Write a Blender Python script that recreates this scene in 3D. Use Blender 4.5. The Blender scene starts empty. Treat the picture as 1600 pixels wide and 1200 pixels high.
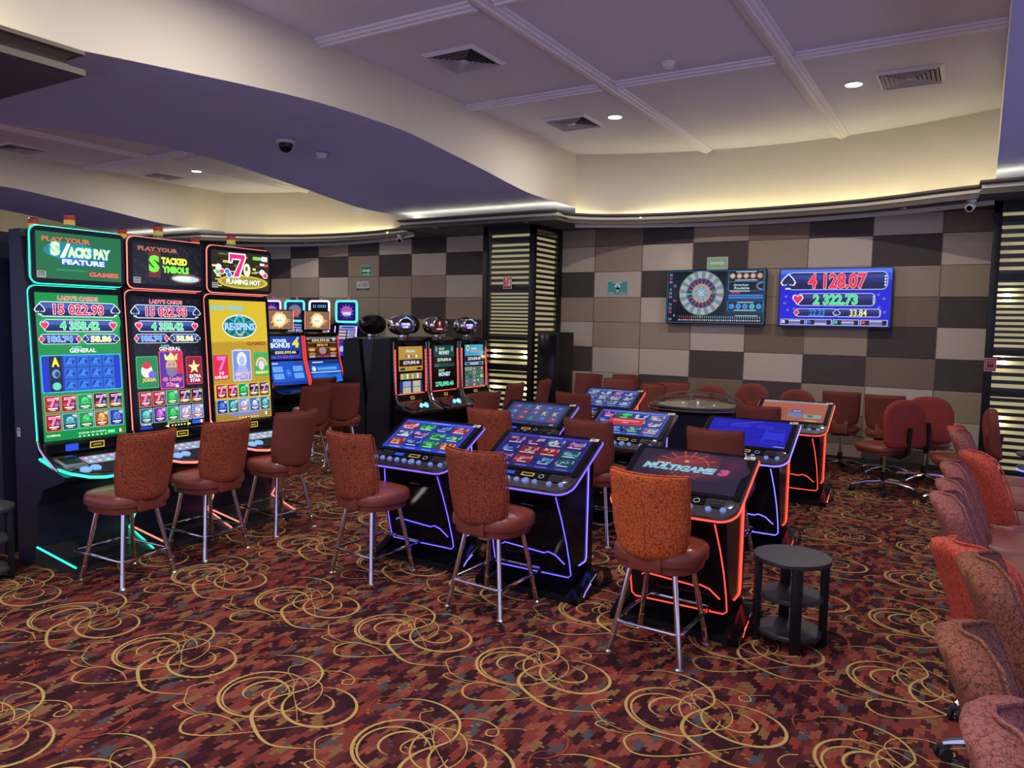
import bpy, bmesh, math, random
from mathutils import Vector, Matrix, Euler

S = bpy.context.scene
C = S.collection
PI = math.pi
random.seed(7)

# ------------------------------------------------------------------ camera
cam_d = bpy.data.cameras.new('camera')
cam = bpy.data.objects.new('camera', cam_d)
C.objects.link(cam)
RIGHT = (0.85244838, 0.52244575, 0.01955019)
DOWN = (0.05785225, -0.0570979, -0.996691)
FWD = (-0.5196007, 0.85075865, -0.07889767)
cam.matrix_world = Matrix(((RIGHT[0], -DOWN[0], -FWD[0], 0.0),
                           (RIGHT[1], -DOWN[1], -FWD[1], 0.0),
                           (RIGHT[2], -DOWN[2], -FWD[2], 1.65),
                           (0, 0, 0, 1)))
cam_d.sensor_width = 36.0
cam_d.lens = 1192.0 / 1600.0 * 36.0
cam_d.clip_start = 0.05
cam_d.clip_end = 100
S.camera = cam

# ------------------------------------------------------------------ world, exposure
S.view_settings.view_transform = 'Standard'
S.view_settings.look = 'None'
S.view_settings.gamma = 1.0
S.view_settings.use_curve_mapping = False
S.view_settings.exposure = 0.0
W = bpy.data.worlds.new('world')
S.world = W
W.use_nodes = True
bg = W.node_tree.nodes['Background']
bg.inputs[0].default_value = (0.56, 0.56, 0.95, 1)
bg.inputs[1].default_value = 1.1

DOWNLIGHT_W = 33.0       # every recessed ceiling lamp
COVE_E = 12.0             # cove LED strip


def area(name, loc, size, power, col, rot=(0, 0, 0), spread=PI):
    d = bpy.data.lights.new(name, 'AREA')
    d.shape = 'DISK'
    d.size = size
    d.energy = power
    d.color = col
    d.spread = spread
    o = bpy.data.objects.new(name, d)
    o.location = loc
    o.rotation_euler = rot
    C.objects.link(o)
    return o


# the recessed lamps of the ceiling: the seen ones and the rest of the same grid nearer the camera
WARM = (1.0, 0.93, 0.83)
for (lx, ly) in ((-3.653, 8.096), (-1.171, 8.081), (-10.904, 7.986)):
    area('downlight_lamp', (lx, ly, 3.955), 0.11, DOWNLIGHT_W, WARM)
for (lx, ly) in ((-3.65, 3.5), (-1.17, 3.5), (-3.65, 1.0), (-1.17, 1.0), (-10.9, 3.6), (-8.9, 3.6), (-9.2, 6.0), (-13.3, 6.0), (2.6, 3.4), (2.6, 6.6), (-1.17, -1.6)):
    area('downlight_lamp', (lx, ly, 3.955), 0.14, DOWNLIGHT_W * 1.3, WARM)


# ------------------------------------------------------------------ helpers
def lin(c):
    c = c / 255.0
    return c / 12.92 if c <= 0.04045 else ((c + 0.055) / 1.055) ** 2.4


def rgb(r, g, b, k=1.0):
    return (lin(r) * k, lin(g) * k, lin(b) * k, 1.0)


MATS = {}


def pm(name, col, rough=0.5, metal=0.0, emit=None, estr=1.0, spec=0.5, coat=0.0, alpha=1.0, trans=0.0):
    if name in MATS:
        return MATS[name]
    m = bpy.data.materials.new(name)
    m.use_nodes = True
    b = m.node_tree.nodes['Principled BSDF']
    b.inputs['Base Color'].default_value = col
    b.inputs['Roughness'].default_value = rough
    b.inputs['Metallic'].default_value = metal
    b.inputs['Specular IOR Level'].default_value = spec
    b.inputs['Coat Weight'].default_value = coat
    b.inputs['Transmission Weight'].default_value = trans
    if emit:
        b.inputs['Emission Color'].default_value = emit
        b.inputs['Emission Strength'].default_value = estr
    MATS[name] = m
    return m


def nt(m):
    return m.node_tree.nodes, m.node_tree.links, m.node_tree.nodes['Principled BSDF']


def node(ns, typ, **kw):
    n = ns.new(typ)
    for k, v in kw.items():
        setattr(n, k, v)
    return n


def mnode(ns, ls, op, a, b=None, c=None):
    n = ns.new('ShaderNodeMath')
    n.operation = op
    for i, x in enumerate((a, b, c)):
        if x is None:
            continue
        if isinstance(x, (int, float)):
            n.inputs[i].default_value = x
        else:
            ls.new(x, n.inputs[i])
    return n.outputs[0]


def grain(m, scale=60.0, amount=0.12, bump=0.0, bscale=None):
    """fine value noise in the colour and, if asked, in the normal"""
    ns, ls, b = nt(m)
    tc = node(ns, 'ShaderNodeTexCoord')
    nz = node(ns, 'ShaderNodeTexNoise')
    nz.inputs['Scale'].default_value = scale
    nz.inputs['Detail'].default_value = 4
    ls.new(tc.outputs['Object'], nz.inputs['Vector'])
    hsv = node(ns, 'ShaderNodeHueSaturation')
    hsv.inputs['Color'].default_value = b.inputs['Base Color'].default_value
    v = mnode(ns, ls, 'MULTIPLY_ADD', nz.outputs['Fac'], amount * 2, 1 - amount)
    ls.new(v, hsv.inputs['Value'])
    ls.new(hsv.outputs[0], b.inputs['Base Color'])
    if bump:
        bp = node(ns, 'ShaderNodeBump')
        bp.inputs['Strength'].default_value = bump
        bp.inputs['Distance'].default_value = 0.002
        if bscale:
            n2 = node(ns, 'ShaderNodeTexNoise')
            n2.inputs['Scale'].default_value = bscale
            ls.new(tc.outputs['Object'], n2.inputs['Vector'])
            ls.new(n2.outputs['Fac'], bp.inputs['Height'])
        else:
            ls.new(nz.outputs['Fac'], bp.inputs['Height'])
        ls.new(bp.outputs[0], b.inputs['Normal'])
    return m


def led(name, col, strength):
    return pm(name, (0.02, 0.02, 0.02, 1), 0.4, emit=col, estr=strength)


def screen_mat():
    if 'screen_glow' in MATS:
        return MATS['screen_glow']
    m = bpy.data.materials.new('screen_glow')
    m.use_nodes = True
    ns, ls, b = nt(m)
    b.inputs['Base Color'].default_value = (0.006, 0.006, 0.007, 1)
    b.inputs['Roughness'].default_value = 0.13
    at = node(ns, 'ShaderNodeAttribute')
    at.attribute_name = 'Col'
    ls.new(at.outputs['Color'], b.inputs['Emission Color'])
    b.inputs['Emission Strength'].default_value = 1.0
    MATS['screen_glow'] = m
    return m


def print_mat():
    """printed colours (signs, stickers): plain reflecting ink, colour from the face"""
    if 'printed_ink' in MATS:
        return MATS['printed_ink']
    m = bpy.data.materials.new('printed_ink')
    m.use_nodes = True
    ns, ls, b = nt(m)
    b.inputs['Roughness'].default_value = 0.4
    at = node(ns, 'ShaderNodeAttribute')
    at.attribute_name = 'Col'
    ls.new(at.outputs['Color'], b.inputs['Base Color'])
    MATS['printed_ink'] = m
    return m


def rrect(w, h, r, n=4, r2=None):
    """rounded rectangle outline, counter-clockwise; r2 = radius of the lower two corners"""
    pts = []
    r2 = r if r2 is None else r2
    for (sx, sy, a0, rr) in ((1, -1, -PI / 2, r2), (1, 1, 0, r), (-1, 1, PI / 2, r), (-1, -1, PI, r2)):
        cx, cy = sx * (w / 2 - rr), sy * (h / 2 - rr)
        for i in range(n + 1):
            a = a0 + PI / 2 * i / n
            pts.append((cx + rr * math.cos(a), cy + rr * math.sin(a)))
    return pts


def ell(a, b, n=24, a0=0.0):
    return [(a * math.cos(2 * PI * i / n + a0), b * math.sin(2 * PI * i / n + a0)) for i in range(n)]


class G:
    """collects geometry for ONE mesh object"""

    def __init__(s):
        s.V, s.F, s.MI, s.COL, s.mats = [], [], [], [], []

    def mi(s, m):
        if m not in s.mats:
            s.mats.append(m)
        return s.mats.index(m)

    def add(s, V, F, m, M=None, col=None):
        o = len(s.V)
        if M is not None:
            V = [M @ Vector(v) for v in V]
        s.V.extend([tuple(v) for v in V])
        k = s.mi(m)
        for f in F:
            s.F.append(tuple(i + o for i in f))
            s.MI.append(k)
            s.COL.append(col)
        return s

    def box(s, c, size, m, M=None, bev=0.0, seg=2):
        bm = bmesh.new()
        bmesh.ops.create_cube(bm, size=1)
        for v in bm.verts:
            v.co = Vector((v.co.x * size[0], v.co.y * size[1], v.co.z * size[2]))
        if bev:
            bmesh.ops.bevel(bm, geom=bm.edges[:], offset=bev, segments=seg, profile=0.5, affect='EDGES')
        for v in bm.verts:
            v.co += Vector(c)
        bm.verts.index_update()
        V = [v.co.copy() for v in bm.verts]
        F = [[v.index for v in f.verts] for f in bm.faces]
        bm.free()
        return s.add(V, F, m, M)

    def prism(s, poly, z0, z1, m, M=None, taper=1.0):
        n = len(poly)
        V = [(x, y, z0) for x, y in poly] + [(x * taper, y * taper, z1) for x, y in poly]
        F = [tuple(range(n - 1, -1, -1)), tuple(range(n, 2 * n))]
        F += [(i, (i + 1) % n, n + (i + 1) % n, n + i) for i in range(n)]
        return s.add(V, F, m, M)

    def prism_x(s, poly_yz, x0, x1, m, M=None):
        """polygon in YZ extruded along X"""
        n = len(poly_yz)
        V = [(x0, y, z) for y, z in poly_yz] + [(x1, y, z) for y, z in poly_yz]
        F = [tuple(range(n - 1, -1, -1)), tuple(range(n, 2 * n))]
        F += [(i, (i + 1) % n, n + (i + 1) % n, n + i) for i in range(n)]
        return s.add(V, F, m, M)

    def tube(s, pts, r, m, n=8, closed=False, M=None, caps=True):
        pts = [Vector(p) for p in pts]
        k = len(pts)
        R = r if isinstance(r, (list, tuple)) else [r] * k
        V, F = [], []
        prev = None
        for i, p in enumerate(pts):
            if closed:
                t = (pts[(i + 1) % k] - pts[i - 1])
            else:
                t = (pts[min(i + 1, k - 1)] - pts[max(i - 1, 0)])
            t.normalize()
            if prev is None:
                up = Vector((0, 0, 1)) if abs(t.z) < 0.9 else Vector((1, 0, 0))
                a = t.cross(up).normalized()
            else:
                a = (prev - t * prev.dot(t)).normalized()
            prev = a
            b = t.cross(a)
            for j in range(n):
                q = 2 * PI * j / n
                V.append(p + (a * math.cos(q) + b * math.sin(q)) * R[i])
        for i in range(k if closed else k - 1):
            i2 = (i + 1) % k
            for j in range(n):
                j2 = (j + 1) % n
                F.append((i * n + j, i * n + j2, i2 * n + j2, i2 * n + j))
        if not closed and caps:
            F.append(tuple(range(n - 1, -1, -1)))
            F.append(tuple((k - 1) * n + j for j in range(n)))
        return s.add(V, F, m, M)

    def lathe(s, prof, m, n=24, M=None):
        V, F = [], []
        k = len(prof)
        for (r, z) in prof:
            for j in range(n):
                q = 2 * PI * j / n
                V.append((r * math.cos(q), r * math.sin(q), z))
        for i in range(k - 1):
            for j in range(n):
                j2 = (j + 1) % n
                F.append((i * n + j, i * n + j2, (i + 1) * n + j2, (i + 1) * n + j))
        if prof[0][0] > 1e-6:
            F.append(tuple(range(n - 1, -1, -1)))
        if prof[-1][0] > 1e-6:
            F.append(tuple((k - 1) * n + j for j in range(n)))
        return s.add(V, F, m, M)

    def loft(s, rings, m, M=None, closed=True, cap=True):
        """rings: lists of 3-D points with equal counts"""
        n = len(rings[0])
        V = [p for r in rings for p in r]
        F = []
        for i in range(len(rings) - 1):
            for j in range(n if closed else n - 1):
                j2 = (j + 1) % n
                F.append((i * n + j, i * n + j2, (i + 1) * n + j2, (i + 1) * n + j))
        if cap and closed:
            F.append(tuple(range(n - 1, -1, -1)))
            F.append(tuple((len(rings) - 1) * n + j for j in range(n)))
        return s.add(V, F, m, M)

    def build(s, name, parent=None, angle=38):
        me = bpy.data.meshes.new(name)
        me.from_pydata(s.V, [], s.F)
        for m in s.mats:
            me.materials.append(m)
        me.polygons.foreach_set('material_index', s.MI)
        if any(c is not None for c in s.COL):
            at = me.color_attributes.new('Col', 'FLOAT_COLOR', 'CORNER')
            buf = []
            for f, c in zip(s.F, s.COL):
                buf.extend((c or (0, 0, 0, 1)) * len(f))
            at.data.foreach_set('color', buf)
        me.polygons.foreach_set('use_smooth', [True] * len(s.F))
        me.set_sharp_from_angle(angle=math.radians(angle))
        me.update()
        o = bpy.data.objects.new(name, me)
        C.objects.link(o)
        if parent:
            o.parent = parent
        return o


TXT = {}


def text_geo(t, fat=0.0):
    key = (t, fat)
    if key in TXT:
        return TXT[key]
    cu = bpy.data.curves.new('t', 'FONT')
    cu.body = t
    cu.resolution_u = 2
    cu.offset = fat
    o = bpy.data.objects.new('t', cu)
    C.objects.link(o)
    dg = bpy.context.evaluated_depsgraph_get()
    me = bpy.data.meshes.new_from_object(o.evaluated_get(dg))
    V = [(v.co.x, v.co.y) for v in me.vertices]
    F = [tuple(p.vertices) for p in me.polygons]
    bpy.data.objects.remove(o)
    bpy.data.curves.remove(cu)
    bpy.data.meshes.remove(me)
    if V:
        x0, x1 = min(v[0] for v in V), max(v[0] for v in V)
        y0, y1 = min(v[1] for v in V), max(v[1] for v in V)
        TXT[key] = (V, F, (x0, y0, max(x1 - x0, 1e-4), max(y1 - y0, 1e-4)))
    else:
        TXT[key] = ([], [], (0, 0, 1, 1))
    return TXT[key]


class CV(G):
    """a flat picture (screen or print): u right, v up, layers lifted along the normal.
    Local frame: u = +X, v = +Z, normal = -Y."""

    def __init__(s, mat=None, M=None, gain=1.0, step=0.0005):
        super().__init__()
        s.m = mat or screen_mat()
        s.M = M or Matrix.Identity(4)
        s.gain = gain
        s.step = step

    def poly(s, pts, col, L=0, cu=0, cv=0):
        V = [(u + cu, -L * s.step, v + cv) for u, v in pts]
        k = s.gain
        return s.add(V, [tuple(range(len(pts)))], s.m, s.M, rgb(col[0], col[1], col[2], k))

    def rect(s, cu, cv, w, h, col, L=0, r=0.0, skew=0.0):
        if r:
            pts = rrect(w, h, min(r, w / 2.01, h / 2.01), 3)
        else:
            pts = [(-w / 2, -h / 2), (w / 2, -h / 2), (w / 2, h / 2), (-w / 2, h / 2)]
        if skew:
            pts = [(x + y * skew, y) for x, y in pts]
        return s.poly(pts, col, L, cu, cv)

    def oval(s, cu, cv, a, b, col, L=0, n=20):
        return s.poly(ell(a, b, n), col, L, cu, cv)

    def ring(s, cu, cv, a, b, w, col, L=0, n=28, a0=0.0, a1=2 * PI):
        full = abs(a1 - a0 - 2 * PI) < 1e-4
        V, F = [], []
        for i in range(n + (0 if full else 1)):
            q = a0 + (a1 - a0) * i / n
            V.append((cu + a * math.cos(q), -L * s.step, cv + b * math.sin(q)))
            V.append((cu + (a - w) * math.cos(q), -L * s.step, cv + (b - w) * math.sin(q)))
        N = len(V)
        for i in range(n):
            F.append((2 * i, (2 * i + 2) % N, (2 * i + 3) % N, 2 * i + 1))
        return s.add(V, F, s.m, s.M, rgb(*col, s.gain))

    def frame(s, cu, cv, w, h, t, col, L=0):
        s.rect(cu, cv + h / 2 - t / 2, w, t, col, L)
        s.rect(cu, cv - h / 2 + t / 2, w, t, col, L)
        s.rect(cu - w / 2 + t / 2, cv, t, h, col, L)
        s.rect(cu + w / 2 - t / 2, cv, t, h, col, L)

    def line(s, u0, v0, u1, v1, w, col, L=0):
        d = Vector((u1 - u0, v1 - v0))
        if d.length < 1e-6:
            return
        n = Vector((-d.y, d.x)).normalized() * w / 2
        return s.poly([(u0 - n.x, v0 - n.y), (u1 - n.x, v1 - n.y), (u1 + n.x, v1 + n.y), (u0 + n.x, v0 + n.y)], col, L)

    def text(s, t, cu, cv, w, h, col, L=1, fat=0.015, out=None, ofat=0.05, skew=0.0):
        if not t:
            return s
        x0, y0, bw, bh = text_geo(t, fat)[2]
        if w is None:
            w = h * bw / bh
        k = s.gain
        for (ft, cc) in (((ofat, out), (fat, col)) if out else ((fat, col),)):
            V, F, _ = text_geo(t, ft)
            V2 = []
            for x, y in V:
                x, y = (x - x0) / bw - .5, (y - y0) / bh - .5
                V2.append((cu + x * w + y * h * skew, -L * s.step, cv + y * h))
            s.add(V2, F, s.m, s.M, rgb(cc[0], cc[1], cc[2], k))
            L += 1
        return s


def tag(o, label, cat, group=None, kind=None):
    o['label'] = label
    o['category'] = cat
    if group:
        o['group'] = group
    if kind:
        o['kind'] = kind
    return o


def thing(name, label, cat, loc=(0, 0, 0), rz=0.0, group=None):
    o = bpy.data.objects.new(name, None)
    o.empty_display_size = 0.1
    o.location = loc
    o.rotation_euler = (0, 0, rz)
    C.objects.link(o)
    return tag(o, label, cat, group)


def struct(o):
    o['kind'] = 'structure'
    return o


KIDS = {}


def children(o):
    return [c for c in bpy.data.objects if c.parent == o]


def copy_tree(o, parent=None):
    c = o.copy()
    C.objects.link(c)
    if parent:
        c.parent = parent
    if o.name not in KIDS:
        KIDS[o.name] = children(o)
    for ch in KIDS[o.name]:
        copy_tree(ch, c)
    return c


def dup(o, label, loc, rz=0.0, group=None):
    c = copy_tree(o)
    c.location = loc
    c.rotation_euler = (0, 0, rz)
    c['label'] = label
    if group:
        c['group'] = group
    return c


# ------------------------------------------------------------------ common materials
M_BLACK = pm('gloss_black_plastic', (0.005, 0.005, 0.008, 1), 0.16, spec=0.3)
M_BLACKM = pm('matt_black_panel', (0.007, 0.007, 0.009, 1), 0.42, spec=0.3)
M_NAVY = pm('dark_navy_panel', (0.014, 0.015, 0.036, 1), 0.38, spec=0.3)
M_CHROME = pm('chrome', (0.72, 0.70, 0.70, 1), 0.12, 1.0)
M_DCHROME = pm('dark_chrome', (0.30, 0.29, 0.30, 1), 0.18, 1.0)
M_STEEL = pm('brushed_steel', (0.50, 0.49, 0.47, 1), 0.32, 1.0)
M_RUBBER = pm('black_rubber', (0.012, 0.012, 0.012, 1), 0.75)
M_WHITEP = pm('white_plastic', (0.75, 0.74, 0.72, 1), 0.35)
# ------------------------------------------------------------------ setting materials
M_CREAM = grain(pm('cream_paint', rgb(212, 204, 188), 0.7), 3.0, 0.03)
M_CEIL = grain(pm('ceiling_paint', rgb(220, 220, 238), 0.8), 2.0, 0.03)
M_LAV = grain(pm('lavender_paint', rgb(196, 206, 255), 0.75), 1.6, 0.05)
M_TRIM = pm('moulding_paint', rgb(232, 230, 242), 0.6)
M_CORN = grain(pm('taupe_cornice_paint', rgb(88, 80, 70), 0.6), 8.0, 0.05)
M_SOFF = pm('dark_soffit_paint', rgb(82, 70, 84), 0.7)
M_GROOVE = pm('panel_groove', rgb(38, 32, 30), 0.7)


def fabric_panel(name, col):
    m = pm(name, col, 0.85, spec=0.2)
    ns, ls, b = nt(m)
    tc = node(ns, 'ShaderNodeTexCoord')
    mp = node(ns, 'ShaderNodeMapping')
    mp.inputs['Scale'].default_value = (3, 3, 140)
    ls.new(tc.outputs['Object'], mp.inputs['Vector'])
    nz = node(ns, 'ShaderNodeTexNoise')
    nz.inputs['Scale'].default_value = 2.0
    nz.inputs['Detail'].default_value = 3
    ls.new(mp.outputs[0], nz.inputs['Vector'])
    hsv = node(ns, 'ShaderNodeHueSaturation')
    hsv.inputs['Color'].default_value = col
    ls.new(mnode(ns, ls, 'MULTIPLY_ADD', nz.outputs['Fac'], 0.3, 0.85), hsv.inputs['Value'])
    ls.new(hsv.outputs[0], b.inputs['Base Color'])
    bp = node(ns, 'ShaderNodeBump')
    bp.inputs['Strength'].default_value = 0.15
    bp.inputs['Distance'].default_value = 0.002
    ls.new(nz.outputs['Fac'], bp.inputs['Height'])
    ls.new(bp.outputs[0], b.inputs['Normal'])
    return m


PANEL = {'D': fabric_panel('dark_brown_panel', rgb(80, 70, 70)),
         'T': fabric_panel('tan_panel', rgb(156, 140, 122)),
         'B': fabric_panel('brown_panel', rgb(124, 108, 94)),
         'L': fabric_panel('light_beige_panel', rgb(188, 176, 162))}

# ------------------------------------------------------------------ carpet floor
M_CARPET = pm('zigzag_carpet', rgb(110, 50, 45), 0.95, spec=0.1)
ns, ls, b = nt(M_CARPET)
tc = node(ns, 'ShaderNodeTexCoord')
sep = node(ns, 'ShaderNodeSeparateXYZ')
ls.new(tc.outputs['Object'], sep.inputs[0])
# stepped zigzag: rows across, each row shifted by a triangle wave, blocks cut along it
rowh = 0.020
v = mnode(ns, ls, 'DIVIDE', sep.outputs['X'], rowh)
row = mnode(ns, ls, 'FLOOR', v)
tri = mnode(ns, ls, 'PINGPONG', row, 3.0)
shift = mnode(ns, ls, 'MULTIPLY', tri, 0.022)
yy = mnode(ns, ls, 'ADD', sep.outputs['Y'], shift)
cell = mnode(ns, ls, 'DIVIDE', yy, 0.068)
ci = mnode(ns, ls, 'FLOOR', cell)
rg = mnode(ns, ls, 'FLOOR', mnode(ns, ls, 'DIVIDE', mnode(ns, ls, 'ADD', row, mnode(ns, ls, 'MULTIPLY', ci, 1.0)), 2.0))
comb = node(ns, 'ShaderNodeCombineXYZ')
ls.new(ci, comb.inputs[0])
ls.new(rg, comb.inputs[1])
wn = node(ns, 'ShaderNodeTexWhiteNoise', noise_dimensions='2D')
ls.new(comb.outputs[0], wn.inputs['Vector'])
ramp = node(ns, 'ShaderNodeValToRGB')
ramp.color_ramp.interpolation = 'CONSTANT'
e = ramp.color_ramp.elements
cols = [(0.0, (50, 24, 30)), (0.2, (76, 34, 38)), (0.34, (116, 54, 48)), (0.5, (58, 27, 36)), (0.62, (134, 70, 58)),
        (0.76, (90, 42, 44)), (0.86, (124, 90, 58)), (0.92, (74, 72, 76)), (0.96, (128, 50, 44))]
e[0].position, e[0].color = 0.0, rgb(*cols[0][1])
e[1].position, e[1].color = cols[1][0], rgb(*cols[1][1])
for p, c in cols[2:]:
    q = e.new(p)
    q.color = rgb(*c)
ls.new(wn.outputs['Value'], ramp.inputs[0])
nz = node(ns, 'ShaderNodeTexNoise')
nz.inputs['Scale'].default_value = 260
ls.new(tc.outputs['Object'], nz.inputs['Vector'])
# thin ochre and slate edges along some of the steps
fr = mnode(ns, ls, 'FRACT', cell)
wn2 = node(ns, 'ShaderNodeTexWhiteNoise', noise_dimensions='2D')
c2 = node(ns, 'ShaderNodeCombineXYZ')
ls.new(mnode(ns, ls, 'ADD', ci, 41.3), c2.inputs[0])
ls.new(rg, c2.inputs[1])
ls.new(c2.outputs[0], wn2.inputs['Vector'])
edge = mnode(ns, ls, 'MULTIPLY', mnode(ns, ls, 'LESS_THAN', fr, 0.16), mnode(ns, ls, 'GREATER_THAN', wn2.outputs['Value'], 0.78))
mx = node(ns, 'ShaderNodeMix', data_type='RGBA')
ls.new(edge, mx.inputs['Factor'])
ls.new(ramp.outputs[0], mx.inputs['A'])
mx2 = node(ns, 'ShaderNodeMix', data_type='RGBA')
ls.new(mnode(ns, ls, 'GREATER_THAN', wn2.outputs['Value'], 0.9), mx2.inputs['Factor'])
mx2.inputs['A'].default_value = rgb(138, 100, 62)
mx2.inputs['B'].default_value = rgb(72, 74, 78)
ls.new(mx2.outputs['Result'], mx.inputs['B'])
hsv = node(ns, 'ShaderNodeHueSaturation')
ls.new(mx.outputs['Result'], hsv.inputs['Color'])
ls.new(mnode(ns, ls, 'MULTIPLY_ADD', nz.outputs['Fac'], 0.7, 0.65), hsv.inputs['Value'])
ls.new(hsv.outputs[0], b.inputs['Base Color'])
bp = node(ns, 'ShaderNodeBump')
bp.inputs['Strength'].default_value = 0.3
bp.inputs['Distance'].default_value = 0.003
ls.new(nz.outputs['Fac'], bp.inputs['Height'])
ls.new(bp.outputs[0], b.inputs['Normal'])
M_SCROLL = grain(pm('gold_carpet_yarn', rgb(182, 152, 92), 0.95, spec=0.1), 200, 0.25)
M_SCROLL2 = grain(pm('rust_carpet_yarn', rgb(140, 60, 50), 0.95, spec=0.1), 200, 0.25)


def bez(p, n=22):
    """Catmull-Rom through the points"""
    out = []
    P = [Vector(q) for q in p]
    P = [P[0] * 2 - P[1]] + P + [P[-1] * 2 - P[-2]]
    for i in range(1, len(P) - 2):
        for k in range(n):
            t = k / n
            a, b_, c, d = P[i - 1], P[i], P[i + 1], P[i + 2]
            out.append(0.5 * ((2 * b_) + (c - a) * t + (2 * a - 5 * b_ + 4 * c - d) * t * t + (3 * b_ - a - 3 * c + d) * t ** 3))
    out.append(P[-2])
    return out


def arc(cx, cy, a, b_, rot, t0, t1, n=30):
    o = []
    cr, sr = math.cos(rot), math.sin(rot)
    for i in range(n + 1):
        t = math.radians(t0 + (t1 - t0) * i / n)
        x, y = a * math.cos(t), b_ * math.sin(t)
        o.append(Vector((cx + x * cr - y * sr, cy + x * sr + y * cr)))
    return o


# one scroll motif, metres about its crossing point: (points, widths at start, middle, end, material)
MOTIF = [
    (arc(-0.075, -0.10, 0.21, 0.19, -0.5, 70, 400), .004, .017, .006, 0),
    (arc(-0.09, -0.13, 0.17, 0.14, -0.6, 60, 330), .004, .013, .004, 0),
    (arc(-0.09, -0.08, 0.085, 0.095, -0.4, 40, 300), .003, .017, .003, 0),
    (arc(-0.03, -0.06, 0.05, 0.07, -0.4, 20, 330), .003, .009, .003, 0),
    (arc(0.05, -0.03, 0.11, 0.15, 0.5, 0, 360), .006, .010, .006, 0),
    (arc(0.215, -0.05, 0.18, 0.15, -0.35, -190, 150), .005, .020, .004, 0),
    (arc(0.18, -0.045, 0.095, 0.075, -0.3, -140, 120), .003, .015, .003, 0),
    (bez([(0.06, 0.03), (0.0, -0.10), (0.01, -0.22), (0.09, -0.30), (0.27, -0.37), (0.46, -0.29)], 8), .007, .020, .004, 0),
    (bez([(0.10, -0.36), (0.0, -0.33), (-0.12, -0.35), (-0.155, -0.43), (-0.09, -0.50), (0.02, -0.46), (0.16, -0.33), (0.30, -0.18)], 8), .005, .012, .003, 0),
    (bez([(-0.33, -0.16), (-0.37, -0.19), (-0.385, -0.25), (-0.34, -0.30), (-0.28, -0.35), (-0.18, -0.37), (-0.14, -0.35)], 7), .010, .006, .004, 0),
    (bez([(-0.14, -0.38), (-0.22, -0.40), (-0.30, -0.39), (-0.29, -0.35), (-0.24, -0.345)], 7), .003, .009, .003, 0),
    (bez([(0.0, 0.0), (-0.05, 0.09), (-0.02, 0.18), (0.07, 0.235), (0.16, 0.22), (0.19, 0.17), (0.155, 0.15), (0.14, 0.19), (0.21, 0.245), (0.25, 0.27)], 7), .004, .009, .004, 0),
    (bez([(-0.33, 0.18), (-0.24, 0.235), (-0.12, 0.24), (0.0, 0.18), (0.06, 0.06), (0.03, -0.06)], 8), .004, .015, .004, 0),
    (bez([(-0.14, 0.19), (-0.17, 0.14), (-0.13, 0.09), (-0.05, 0.05), (0.02, -0.02), (0.15, -0.12), (0.24, -0.20)], 7), .008, .004, .003, 0),
    (bez([(0.36, 0.10), (0.44, 0.14), (0.47, 0.23), (0.42, 0.33), (0.33, 0.37)], 7), .003, .013, .003, 1),
    (bez([(0.46, 0.02), (0.40, 0.06), (0.38, 0.14), (0.43, 0.20)], 7), .003, .010, .003, 1),
]

mV, mF, mI, MOTIF_DONE = [], [], [], []
for (pts, w0, w1, w2, mk) in MOTIF:
    o = len(mV)
    n = len(pts)
    for i, p in enumerate(pts):
        t = (pts[min(i + 1, n - 1)] - pts[max(i - 1, 0)])
        t.normalize()
        nn = Vector((-t.y, t.x))
        f = i / (n - 1)
        w = w0 + (w1 - w0) * math.sin(PI * min(f * 2, 1) / 2) if f < .5 else w1 + (w2 - w1) * (1 - math.cos(PI * (f - .5)))
        w *= .80
        zz = .0006 + .0002 * len(MOTIF_DONE)
        mV.append((p.x + nn.x * w / 2, p.y + nn.y * w / 2, zz))
        mV.append((p.x - nn.x * w / 2, p.y - nn.y * w / 2, zz))
    for i in range(n - 1):
        mF.append((o + 2 * i, o + 2 * i + 1, o + 2 * i + 3, o + 2 * i + 2))
        mI.append(mk)
    MOTIF_DONE.append(1)

fl = G()
fl.add([(-19, -2, 0), (3.6, -2, 0), (3.6, 10.4, 0), (-19, 10.4, 0)], [(0, 1, 2, 3)], M_CARPET)
i0, i1 = fl.mi(M_SCROLL), fl.mi(M_SCROLL2)
for ix in range(-13, 8):
    for iy in range(-4, 9):
        ox, oy = -1.75 + 0.785 * ix, 3.18 + 0.86 * iy
        if not (-10.5 < ox < 3 and -0.5 < oy < 10.0):
            continue
        if ox < -7 and oy < 4:
            continue
        o = len(fl.V)
        fl.V.extend([(x + ox, y + oy, z) for x, y, z in mV])
        fl.F.extend([tuple(k + o for k in f) for f in mF])
        fl.MI.extend([i1 if k else i0 for k in mI])
        fl.COL.extend([None] * len(mF))
floor = struct(fl.build('floor'))

# ------------------------------------------------------------------ back wall of checkered fabric panels
YW = 10.3
g = G()
g.box((-7.5, YW + .06, 1.6), (23.0, 0.08, 3.4), M_GROOVE)
ZR = [3.17, 2.80, 2.43, 2.06, 1.70, 1.33, .96, .59, .22, 0.0]
XC = [-12.76, -12.02, -11.28, -10.54, -9.80, -9.07, -8.34, -7.61, -6.88, -6.14, -5.50, -4.90, -4.16, -3.42, -2.675, -1.925, -1.18, -0.44, 0.30]
GRID = [
    'TTLDTDLDLDTTBDTBDLB',
    'LDDLDTDLDLTLTLDTLDL',
    'DTTTLTTTLTDDLDTTLTT',
    'TDLDTTTDTDLTTLTTDBD',
    'LTDLBLLTDLTLTTLBTDL',
    'DLTBDTDLLTDDLLDLDBD',
    'LDLTLDLDTLDLLDBDTLT',
    'TLTDLTDTLTLTDTLTBTL',
    'DTDLTLTDTLDTLDTLTDT',
]
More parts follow.
